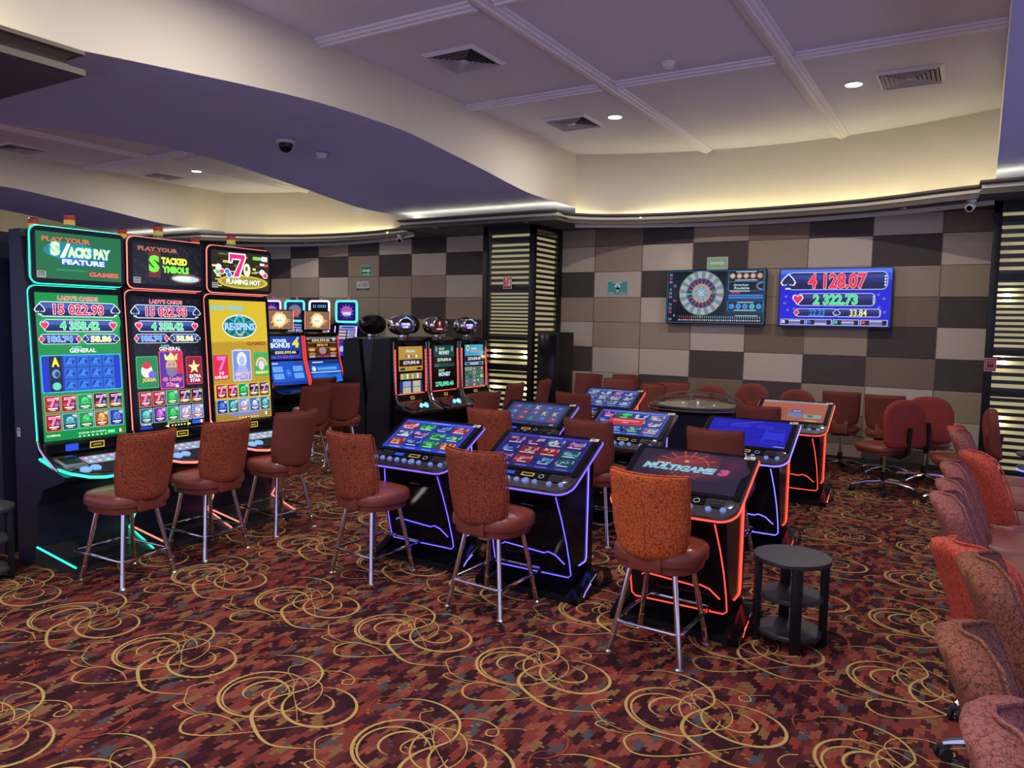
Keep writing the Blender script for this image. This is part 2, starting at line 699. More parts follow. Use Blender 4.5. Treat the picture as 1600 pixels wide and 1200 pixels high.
for r in range(9):
    z1, z0 = ZR[r], ZR[r + 1]
    xs = [-13.5] + XC
    for c in range(len(xs) - 1):
        k = GRID[r][c]
        x0, x1 = xs[c], xs[c + 1]
        g.box(((x0 + x1) / 2, YW + .008, (z0 + z1) / 2), (x1 - x0 - .008, 0.024, z1 - z0 - .004), PANEL[k], bev=.003, seg=1)
    
    for x in XC[:-1]:
        pass
for x in XC[:-1]:
    g.box((x, YW - .002, 1.59), (0.010, 0.012, 3.16), PANEL['B'])
struct(g.build('wall_back'))

g = G()
g.box((-15.9, YW - .05, 1.6), (4.9, 0.1, 3.4), M_NAVY)
g.box((-18.55, 4, 1.6), (0.1, 13, 3.2), M_NAVY)
struct(g.build('wall_left'))
g = G()
g.box((-7.3, YW - .012, .035), (14.9, .014, .07), M_GROOVE)
struct(g.build('baseboard_back'))

# ------------------------------------------------------------------ ceiling
ZC = 4.0
XF = -4.90     # left fascia of the near tray
XR = 0.045     # right fascia of the near tray
XB = -7.75     # far edge of the arched beam
XL = -12.32    # left fascia of the far tray
ARCH = [(-4, 3.245), (-2, 3.245), (-.5, 3.245), (.6, 3.245), (1.4, 3.245), (1.9, 3.245), (2.3, 3.25), (2.76, 3.30), (3.53, 3.38), (4.2, 3.445), (4.76, 3.487), (5.35, 3.503), (5.95, 3.50), (6.58, 3.447), (7.3, 3.38), (7.8, 3.325), (8.3, 3.28), (8.8, 3.27), (9.3, 3.275), (10.34, 3.275)]


def arch_curve():
    P = bez([(y, z) for y, z in ARCH], 5)
    return [(p.x, p.y) for p in P]


AC = arch_curve()


def fascia_arc(x0, x1, n=24):
    """the curved back of a tray: plan points from x0 to x1 at the ceiling"""
    return [(x0 + (x1 - x0) * i / n, 9.62 + 0.62 * (1 - (2 * i / n - 1) ** 2)) for i in range(n + 1)]


def tray(x0, x1):
    g = G()
    P = fascia_arc(x0, x1)
    V = [(x0, -4, ZC), (x1, -4, ZC)] + [(x, y, ZC) for x, y in reversed(P)]
    g.add(V, [tuple(range(len(V) - 1, -1, -1))], M_CEIL)
    n = len(P)
    V = [(x, y, 3.0) for x, y in P] + [(x, y, ZC) for x, y in P]
    g.add(V, [(i, i + 1, n + i + 1, n + i) for i in range(n - 1)], M_CREAM)
    return g


def beam(x0, x1):
    """arched beam between two trays: cream sides, lavender soffit"""
    g = G()
    n = len(AC)
    V = [(x0, y, z) for y, z in AC] + [(x1, y, z) for y, z in AC]
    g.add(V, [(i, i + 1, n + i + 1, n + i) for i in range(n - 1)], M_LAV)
    for x in (x0, x1):
        V = [(x, y, z) for y, z in AC] + [(x, y, ZC + .02) for y, z in AC]
        g.add(V, [(i, i + 1, n + i + 1, n + i) for i in range(n - 1)], M_CREAM)
    return g


ceil = tray(XF, XR)
c2 = tray(XL, XB)
ceil.add(c2.V, c2.F, M_CEIL)
k = ceil.mi(M_CREAM)
for j in range(len(c2.F)):
    if c2.MI[j] == 1:
        ceil.MI[len(ceil.F) - len(c2.F) + j] = k
ceil.add([(-19, -4, ZC), (-14.5, -4, ZC), (-14.5, 10.4, ZC), (-19, 10.4, ZC)], [(3, 2, 1, 0)], M_CEIL)
ceil.add([(-18.5, -4, 3), (-18.5, 10.4, 3), (-18.5, 10.4, 4), (-18.5, -4, 4)], [(0, 1, 2, 3)], M_CREAM)
ceil.add([(-19, 10.25, 3), (-14.5, 10.25, 3), (-14.5, 10.25, 4), (-19, 10.25, 4)], [(0, 1, 2, 3)], M_CREAM)
for (a, b_) in ((XB, XF), (-14.45, XL), (XR, 4.6)):
    q = beam(a, b_)
    o = len(ceil.V)
    ceil.V.extend(q.V)
    ceil.F.extend([tuple(i + o for i in f) for f in q.F])
    kk = {0: ceil.mi(M_LAV), 1: ceil.mi(M_CREAM)}
    ceil.MI.extend([kk[i] for i in q.MI])
    ceil.COL.extend([None] * len(q.F))
struct(ceil.build('ceiling'))


def moulding(p0, p1, z=ZC):
    """three-bead ceiling moulding between two plan points"""
    g = G()
    p0, p1 = Vector((*p0, 0)), Vector((*p1, 0))
    d = p1 - p0
    L = d.length
    prof = [(-.085, 0), (-.085, -.018), (-.06, -.022), (-.052, -.036), (-.024, -.040), (-.016, -.052), (.016, -.052), (.024, -.040), (.052, -.036), (.06, -.022), (.085, -.018), (.085, 0)]
    ang = math.atan2(d.y, d.x)
    M = Matrix.Translation((p0.x, p0.y, z + .001)) @ Matrix.Rotation(ang, 4, 'Z')
    g.prism_x(prof, 0, L, M_TRIM, M)
    return g


n_trim = 0
for (p0, p1) in (((-3.24, -2), (-3.24, 10.14)), ((-1.57, -2), (-1.57, 10.10)), ((XF, 7.02), (-3.33, 7.02)), ((-3.15, 7.02), (-1.66, 7.02)), ((-1.48, 7.02), (XR, 7.0)),
                 ((XF, 4.82), (-3.33, 4.82)), ((-3.15, 4.82), (-1.66, 4.82)), ((-1.48, 4.82), (XR, 4.82)),
                 ((-10.62, -2), (-10.62, 10.08)), ((XL, 7.02), (-10.71, 7.02)), ((-10.53, 7.02), (-8.6, 7.02))):
    n_trim += 1
    struct(moulding(p0, p1).build('trim_%d' % n_trim))

# ------------------------------------------------------------------ cornice with the cove behind its lip
PATH = [(4.2, 8.95), (0.9, 8.97), (-0.09, 9.08), (-0.10, 9.33), (-0.42, 9.44), (-0.80, 9.62), (-1.25, 9.79), (-1.70, 9.88), (-2.2, 9.93), (-2.7, 9.955), (-3.2, 9.955), (-3.65, 9.92), (-4.05, 9.85),
        (-4.40, 9.74), (-4.65, 9.60), (-4.80, 9.46), (-4.865, 9.33), (-4.885, 9.02), (-7.50, 9.02), (-7.62, 9.05), (-7.58, 9.18), (-7.60, 9.36), (-7.72, 9.55), (-7.95, 9.66), (-8.3, 9.80), (-8.8, 9.91), (-9.3, 9.96), (-9.9, 9.95), (-10.5, 9.84),
        (-11.1, 9.60), (-11.6, 9.25), (-11.85, 9.05), (-12.05, 8.86), (-14.7, 8.80), (-18.4, 8.80)]


def offset_path(P, d):
    """shift a plan path to its right-hand side (towards the wall)"""
    out = []
    for i, p in enumerate(P):
        a = Vector(P[max(i - 1, 0)])
        c = Vector(P[min(i + 1, len(P) - 1)])
        t = (c - a).normalized()
        out.append((p[0] + t.y * d, p[1] - t.x * d))
    return out


def cornice(path, wall_y, name, prof_side=1):
    g = G()
    # profile rings from the soffit at the wall, round the two lips, to the cove floor
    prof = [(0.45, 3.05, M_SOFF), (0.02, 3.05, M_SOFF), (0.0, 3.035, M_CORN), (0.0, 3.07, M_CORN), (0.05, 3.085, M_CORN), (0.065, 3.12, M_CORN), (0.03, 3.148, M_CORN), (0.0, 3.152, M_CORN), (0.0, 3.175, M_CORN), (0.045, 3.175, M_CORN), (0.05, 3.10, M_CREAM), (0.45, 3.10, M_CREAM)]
    rings = [[(x, y, z) for x, y in offset_path(path, prof_side * d)] for d, z, m in prof]
    if wall_y is not None:
        for q in (0, -1):
            rings[q] = [(x if abs(x0) < 50 else x, wall_y, z) for (x, y, z), x0 in zip([(p[0], 0, prof[q][1]) for p in path], [p[0] for p in path])]
    n = len(path)
    for i in range(len(rings) - 1):
        V = rings[i] + rings[i + 1]
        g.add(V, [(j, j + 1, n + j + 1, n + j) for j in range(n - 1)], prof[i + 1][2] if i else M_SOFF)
    return g


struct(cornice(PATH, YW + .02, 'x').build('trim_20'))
# the return of the same cornice near the camera, at the left
NEAR = [(-14.0, 2.58), (-4.56, 2.58), (-4.52, 2.54), (-4.52, 2.4), (-4.52, 0.0), (-4.52, -3.0)]
g = G()
prof = [(-.0, 3.035), (0, 3.07), (-.06, 3.085), (-.075, 3.12), (-.04, 3.148), (0, 3.152), (0, 3.175)]
rings = []
for d, z in prof:
    rings.append([(-14.0, 2.58 + d, z), (-4.52 + d, 2.58 + d, z), (-4.52 + d, -3.0, z)])
for i in range(len(rings) - 1):
    g.add(rings[i] + rings[i + 1], [(j, j + 1, 3 + j + 1, 3 + j) for j in range(2)], M_CORN)
a, b_ = rings[0], rings[-1]
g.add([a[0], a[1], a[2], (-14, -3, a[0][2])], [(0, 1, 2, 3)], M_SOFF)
g.add([b_[0], b_[1], b_[2], (-4.62, -3, 3.175), (-4.62, 2.46, 3.175), (-14, 2.46, 3.175)], [(0, 1, 4, 5), (1, 2, 3, 4)], M_CORN)
g.add([(-14, 2.46, 3.175), (-4.62, 2.46, 3.175), (-4.62, -3, 3.175), (-4.62, -3, 3.09), (-4.62, 2.46, 3.09), (-14, 2.46, 3.09)], [(0, 1, 4, 5), (1, 2, 3, 4)], M_CREAM)
struct(g.build('trim_21'))

M_COVE = led('cove_led', (1.0, 0.90, 0.48, 1), COVE_E)
g = G()
g.tube([(x, y, 3.165) for x, y in offset_path(PATH, 0.10)], 0.012, M_COVE, n=5)
g.tube([(-4.72, -3, 3.165), (-4.72, 2.40, 3.165)], 0.012, M_COVE, n=5)
struct(g.build('trim_22'))
for i_, (a, b_) in enumerate(((XF + .03, XR - .03), (XL + .03, XB - .03))):
    g = G()
    g.tube([(x, y - .06, 3.125) for x, y in fascia_arc(a, b_)[4:-4]], 0.010, M_COVE, n=5)
    struct(g.build('trim_%d' % (23 + i_)))
# ------------------------------------------------------------------ seats
def crackle(name, base, dark, scale=55.0, rough=0.85):
    m = pm(name, base, rough, spec=0.25)
    ns, ls, b = nt(m)
    tc = node(ns, 'ShaderNodeTexCoord')
    vo = node(ns, 'ShaderNodeTexVoronoi', feature='DISTANCE_TO_EDGE')
    vo.inputs['Scale'].default_value = scale
    nz = node(ns, 'ShaderNodeTexNoise')
    nz.inputs['Scale'].default_value = scale * 0.6
    add = node(ns, 'ShaderNodeVectorMath', operation='MULTIPLY_ADD')
    add.inputs[1].default_value = (0.02, 0.02, 0.02)
    ls.new(nz.outputs['Color'], add.inputs[0])
    ls.new(tc.outputs['Object'], add.inputs[2])
    ls.new(add.outputs[0], vo.inputs['Vector'])
    ramp = node(ns, 'ShaderNodeValToRGB')
    e = ramp.color_ramp.elements
    e[0].position, e[0].color = 0.015, dark
    e[1].position, e[1].color = 0.075, base
    ls.new(vo.outputs['Distance'], ramp.inputs[0])
    n2 = node(ns, 'ShaderNodeTexNoise')
    n2.inputs['Scale'].default_value = 9
    ls.new(tc.outputs['Object'], n2.inputs['Vector'])
    hsv = node(ns, 'ShaderNodeHueSaturation')
    ls.new(ramp.outputs[0], hsv.inputs['Color'])
    ls.new(mnode(ns, ls, 'MULTIPLY_ADD', n2.outputs['Fac'], 0.3, 0.85), hsv.inputs['Value'])
    ls.new(hsv.outputs[0], b.inputs['Base Color'])
    bp = node(ns, 'ShaderNodeBump')
    bp.inputs['Strength'].default_value = 0.25
    bp.inputs['Distance'].default_value = 0.002
    ls.new(vo.outputs['Distance'], bp.inputs['Height'])
    ls.new(bp.outputs[0], b.inputs['Normal'])
    return m


FAB = {'rust': crackle('rust_crackle_fabric', rgb(158, 76, 52), rgb(70, 30, 24)),
       'orange': crackle('orange_crackle_fabric', rgb(206, 98, 50), rgb(92, 36, 22)),
       'brown': crackle('brown_crackle_fabric', rgb(140, 84, 66), rgb(66, 38, 32), 62),
       'rose': crackle('rose_crackle_fabric', rgb(150, 90, 84), rgb(88, 46, 44), 62),
       'red': crackle('red_crackle_fabric', rgb(196, 82, 66), rgb(100, 36, 30), 66),
       'plain': grain(pm('dark_rust_fabric', rgb(116, 58, 48), 0.85, spec=0.25), 90, 0.2)}
M_LEATH = grain(pm('rust_leather', rgb(126, 62, 50), 0.36, coat=0.15), 24, 0.10, 0.12, 160)
M_LEATH2 = grain(pm('mauve_brown_leather', rgb(150, 88, 80), 0.36, coat=0.15), 24, 0.10, 0.12, 160)
M_REDF = grain(pm('red_cloth', rgb(132, 48, 42), 0.8, spec=0.3), 120, 0.15)


def sq(a, b, e=3.2, n=28):
    """super-ellipse outline"""
    o = []
    for i in range(n):
        t = 2 * PI * i / n
        c, s_ = math.cos(t), math.sin(t)
        o.append((a * math.copysign(abs(c) ** (2 / e), c), b * math.copysign(abs(s_) ** (2 / e), s_)))
    return o


def back_shell(w_top, w_mid, w_bot, z0, z1, y_bot, y_top, wrap, th, fab, seam=True, crown=0.0, round_top=0.0):
    """curved upholstered backrest: loft of rounded slabs; front is +y"""
    g = G()
    NZ, NX = 14, 12
    rings = []
    for i in range(NZ + 1):
        f = i / NZ
        z = z0 + (z1 - z0) * f
        if f < .45:
            k = f / .45
            w = w_bot + (w_mid - w_bot) * math.sin(k * PI / 2)
        else:
            k = (f - .45) / .55
            w = w_mid + (w_top - w_mid) * k * k
        if round_top and f > 1 - round_top:
            k = (f - (1 - round_top)) / round_top
            w *= math.sqrt(max(1 - 0.85 * k * k, 0.02))
        y = y_bot + (y_top - y_bot) * f ** 1.25
        t = th * (0.55 if i in (0, NZ) else 1.0)
        zz = z + (0.012 if i == 0 else -0.012 if i == NZ else 0)
        ring = []
        for j in range(NX + 1):          # rear face, left to right
            u = -1 + 2 * j / NX
            e = 1 if abs(u) < .99 else .55
            zc = zz + crown * (1 - u * u) * f - 0.018 * (1 - u * u) * (1 - f) ** 3
            ring.append((u * w / 2, y + wrap * u * u - t / 2 * e, zc))
        for j in range(NX, -1, -1):
            u = -1 + 2 * j / NX
            e = 1 if abs(u) < .99 else .55
            zc = zz + crown * (1 - u * u) * f - 0.018 * (1 - u * u) * (1 - f) ** 3
            ring.append((u * w / 2 * .985, y + wrap * u * u + t / 2 * e, zc))
        rings.append(ring)
    g.loft(rings, fab)
    return g, rings


def backrest(root, w_top, w_mid, w_bot, z0, z1, y_bot, y_top, wrap, th, fab, crown=0.0, round_top=0.0, seam=True, name='backrest'):
    g, rings = back_shell(w_top, w_mid, w_bot, z0, z1, y_bot, y_top, wrap, th, fab, crown=crown, round_top=round_top)
    o = g.build(name, root, 60)
    n = len(rings[0])
    half = n // 2
    if seam:
        g = G()
        mid = half // 2
        pts = [Vector(r[mid]) + Vector((0.012, -0.0005, 0)) for r in rings[1:-5]]
        g.tube(pts, 0.0028, fab, 5)
        g.build('back_seam', o)
        g = G()
        pts = [Vector(r[half]) + Vector((0, 0.012, 0)) for r in rings[1:-1]]
        pts2 = [Vector(r[half + NXMID]) if False else Vector(r[-1]) + Vector((0, 0.0, 0)) for r in rings[1:-1]]
        top = [Vector(rings[-1][half + k]) + Vector((0, 0, .006)) for k in range(half)]
        g.tube(pts + top + pts2[::-1], 0.005, fab, 6)
        g.build('piping', o)
    return o


NXMID = 0


def seat_pad(root, a, b_, z0, z1, mat, e=3.0, front=0.0, name='seat'):
    """leather cushion with a lower band"""
    g = G()
    h = z1 - z0
    prof = [(0.80, 0.0), (0.90, 0.0), (0.92, .03), (0.92, h * .30), (0.985, h * .36), (1.0, h * .55), (0.99, h * .78), (0.94, h * .92), (0.80, h * 1.0), (0.5, h * 1.04), (0.2, h * 1.05), (0.02, h * 1.05)]
    rings = []
    for k, dz in prof:
        rings.append([(x * k, y * k + front, z0 + dz) for x, y in sq(a, b_, e)])
    g.loft(rings, mat)
    return g.build(name, root, 40)


def make_stool(fab):
    r = thing('casino_stool', 'stool', 'stool')
    st = seat_pad(r, 0.225, 0.208, 0.450, 0.572, M_LEATH, 3.0, 0.0)
    g = G()
    g.tube([(x * 1.005, y * 1.005, 0.4915) for x, y in sq(.225 * .935, .208 * .935, 3.0)], .004, M_LEATH, 5, True)
    g.build('seat_piping', st)
    backrest(r, 0.402, 0.394, 0.325, 0.53, 0.955, -0.215, -0.285, 0.08, 0.05, FAB[fab])
    g = G()
    g.box((0, -0.200, 0.515), (0.17, 0.035, 0.11), M_LEATH, None, .012)
    g.build('back_bracket', r)
    for sx in (-1, 1):
        for sy in (-1, 1):
            g = G()
            p0 = Vector((sx * .115, sy * .115 + .005, .462))
            p1 = Vector((sx * .187, sy * .187 + .005, .012))
            g.tube([p0, p0.lerp(p1, .5), p0.lerp(p1, .82), p0.lerp(p1, .825), p1], [.0145, .0145, .0145, .0165, .0165], M_CHROME, 10)
            l = g.build('leg', r)
            f = G()
            f.lathe([(.018, 0), (.026, .001), (.026, .006), (.018, .012), (.012, .018)], M_STEEL, 14, Matrix.Translation((p1.x, p1.y, 0)))
            f.build('foot_glide', l)
    g = G()
    z = .165
    q = .185
    loop = []
    for (x, y) in rrect(2 * q - .02, 2 * q - .02, .03, 4):
        loop.append((x, y + .005, z))
    # the front rail of the footrest stands out in front of the front legs
    loop = [(x, y if y < .1 else y + .10, zz + (0 if y < .1 else .01)) for x, y, zz in loop]
    g.tube(loop, .0095, M_CHROME, 8, True)
    g.build('footrest', r)
    return r


ROW_STOOL = 'bar-height stools of the gaming machines'
stool = make_stool('rust')
stool_o = make_stool('orange')
stool_p = make_stool('plain')

used = set()


def put(proto, label, x, y, rz, group):
    """the first placing moves the prototype, later ones copy it"""
    if proto.name in used:
        return dup(proto, label, (x, y, 0), rz, group)
    used.add(proto.name)
    proto.location = (x, y, 0)
    proto.rotation_euler = (0, 0, rz)
    proto['label'] = label
    proto['group'] = group
    return proto


R90 = PI / 2
SG = 'rust stools at the gaming machines'
put(stool, 'rust stool with chrome legs in front of the green-lit tall slot machine', -4.525, 2.785, R90 + .10, SG)
put(stool, 'rust stool before the black-screen tall slot machine, second along that bank', -4.585, 3.42, R90 + .06, SG)
put(stool_p, 'dark rust stool before the yellow-screen slot machine, third along that bank', -4.64, 4.11, R90 - .02, SG)
put(stool, 'rust stool turned half aside at the left blue-lit terminal of the front row', -3.33, 3.73, -.10, SG)
put(stool, 'rust stool before the middle blue-lit terminal of the front row', -2.36, 3.69, -.06, SG)
put(stool_o, 'bright orange-backed stool nearest the camera, at the red-lit terminal', -1.32, 3.655, -.04, SG)
put(stool, 'rust-backed stool in front of the terminal showing card letters K', -3.42, 5.42, .04, SG)
put(stool_p, 'dark red stool in front of the terminal with the red pop-up box', -2.45, 5.32, -.06, SG)
put(stool_p, 'dark red stool hiding the left of the plain blue terminal screen', -1.53, 5.43, -.03, SG)
put(stool_p, 'dark stool at the red-lit terminal left of the roulette wheel', -3.56, 7.25, -.04, SG)
put(stool_p, 'dark stool at the orange-screen terminal near the back wall', -1.68, 7.27, -.05, SG)
put(stool_p, 'dark stool before the gold-screen middle machine, nearest its end panel', -4.52, 6.62, R90 - .06, SG)
put(stool_p, 'dark stool before the machine with big green jackpot digits', -4.88, 7.72, R90 + .10, SG)
put(stool_p, 'dark stool before the blue-topped screen beside the louvred column', -4.90, 8.42, R90 + .3, SG)
put(stool_p, 'dark stool facing the bonus pair, left one, behind the yellow-screen machine', -6.20, 5.85, R90 - .05, SG)
put(stool_p, 'dark stool farther back, half behind the askew one, facing the bonus pair', -7.02, 6.75, R90 + .05, SG)
put(stool_p, 'dark stool turned askew between the bonus pair and the black end panel', -6.22, 6.42, R90 - .75, SG)
put(stool_p, 'dark stool standing alone by the back wall, right of the black cabinet', -4.74, 9.72, PI + .1, SG)
put(stool_p, 'second dark stool by the back wall, half behind the one by the black cabinet', -4.30, 9.95, PI - .05, SG)
put(stool_p, 'dark stool just behind the red-lit terminal, its back to the wall', -3.98, 9.15, PI + .35, SG)
put(stool_p, 'dark stool left of the roulette wheel, seen side-on behind the terminal', -3.44, 8.62, PI - .45, SG)
put(stool_p, 'small dark stool between the roulette wheel and the back wall', -3.23, 9.05, PI + .15, SG)


# ------------------------------------------------------------------ swivel chairs
def star_base(r, mat, z=.07, rad=.30, a0=0.3, hz=.40):
    g = G()
    g.tube([(0, 0, .075), (0, 0, .22)], .028, M_BLACKM, 12)
    g.tube([(0, 0, .22), (0, 0, hz)], .016, M_CHROME, 10)
    g.build('gas_column', r)
    for k in range(5):
        a = a0 + 2 * PI * k / 5
        c, s_ = math.cos(a), math.sin(a)
        g = G()
        g.tube([(c * .02, s_ * .02, .115), (c * .16, s_ * .16, .105), (c * (rad - .03), s_ * (rad - .03), .082), (c * rad, s_ * rad, .068)], [.022, .020, .016, .013], mat, 8)
        l = g.build('base_arm', r)
        g = G()
        M = Matrix.Translation((c * rad, s_ * rad, .029)) @ Matrix.Rotation(a + .7, 4, 'Z') @ Matrix.Rotation(R90, 4, 'X')
        for q in (-.016, .016):
            g.lathe([(.006, -.008), (.026, -.008), (.029, -.004), (.029, .004), (.026, .008), (.006, .008)], M_RUBBER, 16, M @ Matrix.Translation((0, 0, q)))
        g.box((c * rad, s_ * rad, .052), (.036, .036, .022), M_RUBBER, None, .006)
        g.build('caster', l)


def make_round_chair(fab, seat_m, arms=False):
    """office swivel chair with a rounded upholstered back on a five-star base"""
    r = thing('swivel_chair', 'chair', 'chair')
    seat_pad(r, .245, .235, .43, .525, seat_m, 3.4, 0.02)
    g = G()
    M = Matrix.Rotation(-0.14, 4, 'X')
    n = 13
    rings = []
    W0, H0 = .47, .50
    out = []
    for (x, z) in rrect(W0, H0, .20, 7, .07):
        out.append((x, z))
    for (k, y) in ((.80, -.035), (.95, -.032), (1.0, -.018), (1.0, .012), (.95, .030), (.80, .040), (.4, .038), (.02, .034)):
        rings.append([(x * k, y + .22 * x * x * 2.2 - .02, z * k) for x, z in out])
    g.loft(rings, fab, Matrix.Translation((0, -.265, .775)) @ M)
    g.build('backrest', r, 50)
    g = G()
    g.tube([(0, -.05, .425), (0, -.22, .415), (0, -.315, .47), (0, -.345, .74)], [.022, .026, .028, .022], M_BLACKM, 8)
    g.build('back_stem', r)
    g = G()
    g.box((0, 0, .425), (.2, .24, .03), M_BLACKM, None, .01)
    g.tube([(.05, 0, .42), (.27, .03, .415)], .006, M_BLACKM, 6)
    g.build('tilt_mechanism', r)
    if arms:
        for sx in (-1, 1):
            g = G()
            g.tube([(sx * .20, -.02, .43), (sx * .285, -.03, .45), (sx * .29, -.04, .60), (sx * .285, -.03, .66)], .014, M_BLACKM, 8)
            g.box((sx * .285, -.02, .67), (.055, .23, .025), M_BLACKM, None, .01)
            g.build('armrest', r)
    star_base(r, M_CHROME)
    return r


def make_square_chair(fab):
    """swivel chair with the stool's curved square back on a five-star base"""
    r = thing('swivel_chair', 'chair', 'chair')
    seat_pad(r, .205, .215, .45, .555, M_LEATH, 3.0, 0.015)
    backrest(r, .41, .40, .33, .56, .95, -.205, -.265, .055, .05, FAB[fab])
    g = G()
    g.box((0, -.215, .545), (.17, .03, .17), M_LEATH, None, .012)
    g.build('back_bracket', r)
    g = G()
    g.box((0, 0, .44), (.2, .22, .03), M_BLACKM, None, .01)
    g.tube([(.05, 0, .44), (.26, -.04, .41)], .006, M_BLACKM, 6)
    g.build('tilt_mechanism', r)
    star_base(r, M_DCHROME, rad=.27)
    return r


def make_right_chair(fab, seat_m=None):
    """deep-seated gaming chair with a tall wrapped back, five-star base"""
    r = thing('gaming_chair', 'chair', 'chair')
    seat_pad(r, .215, .27, .42, .56, seat_m or M_LEATH2, 3.6, 0.06)
    backrest(r, .38, .41, .34, .50, .955, -.165, -.325, .055, .085, FAB[fab], crown=.0, round_top=.20)
    g = G()
    g.box((0, 0, .41), (.24, .26, .03), M_BLACKM, None, .01)
    g.build('seat_plate', r)
    star_base(r, M_CHROME, a0=.314, rad=.25)
    return r


CG = 'swivel chairs parked along the back wall'
sqc = make_square_chair('plain')
put(sqc, 'square-backed dark swivel chair against the wall, next to the orange-screen terminal', -1.33, 9.62, .06, CG)
put(sqc, 'square-backed dark swivel chair against the wall, right of its twin', -.86, 9.50, .02, CG)
rc = make_round_chair(M_REDF, M_LEATH)
put(rc, 'big red round-backed swivel chair turned left, chrome star base in view', -.77, 8.62, R90 - .80, CG).scale = (1, 1, .95)
put(rc, 'shiny-seated round-backed chair half behind the big red swivel chair', -.44, 9.30, .1, CG).scale = (1, 1, .95)
rcw = make_round_chair(FAB['plain'], M_LEATH)
RW = []
RW.append(put(rcw, 'round-backed rust chair at the wall, directly behind the roulette dome', -2.78, 9.05, PI + .1, CG))
RW.append(put(rcw, 'tallest round-backed rust chair at the wall, right of the roulette dome', -2.28, 8.98, PI - .05, CG))
RW.append(put(rcw, 'round-backed chair at the wall, peeping over the orange-screen terminal', -1.76, 9.00, PI + .05, CG))
for o, k in zip(RW, (.92, .97, .93)):
    o.scale = (.9, .95, k)
put(rcw, 'round-backed swivel chair beside the right louvred column', -.10, 8.35, R90 + .2, CG)

RG = 'wrapped-back chairs in the row at the right edge'
RC = {k: make_right_chair(k) for k in ('rose', 'brown', 'red')}
RIGHTROW = [
    ('rose', 'rose-brown chair cut off by the bottom right corner, nearest the camera', .36, 1.56, -R90 - .05, 1.03),
    ('brown', 'brown chair second from the bottom right corner, bright orange seat', .30, 2.08, -R90 + .02, 1.0),
    ('brown', 'tall brown chair third from the bottom right corner', .33, 2.66, -R90 + .05, 1.04),
    ('red', 'bright orange-red chair turned side-on, low in the right-hand row', .22, 3.30, -R90 + .6, .95),
    ('rose', 'rose chair right behind the bright orange-red one', .20, 3.83, -R90 + .02, 1.0),
    ('rose', 'rose chair fifth along the right-hand row from the camera', .20, 4.36, -R90, .97),
    ('rose', 'rose chair left of the upright red-backed chair', .20, 4.86, -R90 - .03, .98),
    ('red', 'upright red-backed chair in the middle of the right-hand row', .27, 5.40, -R90 + .35, 1.0),
    ('rose', 'rose chair second from the far end of the right-hand row', .20, 6.30, -R90 - .03, 1.0),
    ('red', 'farthest chair of the right-hand row, just its back edge in view', .17, 6.88, -R90, .97),
]
for fab, lab, x, y, rz, sc in RIGHTROW:
    c = put(RC[fab], lab, x, y, rz, RG)
    c.scale = (1, 1, sc)
# ------------------------------------------------------------------ LED colours
def LED(k):
    return {'green': led('green_led', (0.02, 1.0, 0.50, 1), 2.6), 'pink': led('pink_led', (1.0, 0.20, 0.16, 1), 1.9), 'blue': led('blue_led', (0.13, 0.10, 1.0, 1), 4.0),
            'violet': led('violet_led', (0.11, 0.075, 1.0, 1), 2.8), 'red': led('red_led', (1.0, 0.05, 0.03, 1), 3.0), 'cyan': led('cyan_led', (0.05, 0.95, 0.85, 1), 2.5),
            'white': led('white_led', (0.85, 0.85, 1.0, 1), 2.2), 'lilac': led('lilac_led', (0.5, 0.35, 1.0, 1), 2.5), 'off': M_DCHROME}[k]


def ink():
    return print_mat()


GOLDK, WHT = (240, 215, 90), (245, 245, 250)


# ---- picture elements
def jackpot_bar(cv, cu, cz, w, h, txt, col, L=1, icon=None, fs=.72):
    cv.rect(cu, cz, w, h, (205, 220, 240), L, r=h * .32)
    cv.rect(cu, cz, w - h * .10, h * .88, (16, 24, 70), L + 1, r=h * .28)
    cv.rect(cu, cz + h * .22, w - h * .16, h * .34, (60, 84, 160), L + 2, r=h * .14)
    cv.rect(cu, cz - h * .06, w - h * .16, h * .26, (28, 40, 104), L + 2, r=.001)
    cv.text(txt, cu, cz, None if w > h * 5 else w * .62, h * fs, col, L + 4, .03, out=(245, 245, 255), ofat=.06)
    for sx in (-1, 1):
        if icon:
            suit(cv, cu + sx * (w / 2 - h * .10), cz, h * .62, icon, L + 5)


def suit(cv, cu, cz, s, kind, L):
    c = (225, 40, 70) if kind in 'HD' else (20, 34, 78)
    for k, col in ((1.25, (215, 225, 245)), (1.0, c)):
        a = s * .5 * k
        if kind == 'D':
            cv.poly([(0, -a), (a * .8, 0), (0, a), (-a * .8, 0)], col, L, cu, cz)
        elif kind == 'H':
            cv.poly([(0, -a), (a * .95, a * .2), (a * .8, a * .75), (a * .4, a * .9), (0, a * .55), (-a * .4, a * .9), (-a * .8, a * .75), (-a * .95, a * .2)], col, L, cu, cz)
        elif kind == 'S':
            cv.poly([(-a * .35, -a), (a * .35, -a), (a * .12, -a * .45), (a * .7, -a * .55), (a * .95, -a * .15), (a * .6, a * .4), (0, a), (-a * .6, a * .4), (-a * .95, -a * .15), (-a * .7, -a * .55), (-a * .12, -a * .45)], col, L, cu, cz)
        else:
            for du, dv in ((0, .5), (-.48, -.1), (.48, -.1)):
                cv.oval(cu + du * a, cz + dv * a, a * .46, a * .46, col, L, 12)
            cv.rect(cu, cz - a * .5, a * .3, a * .9, col, L)
        L += 1


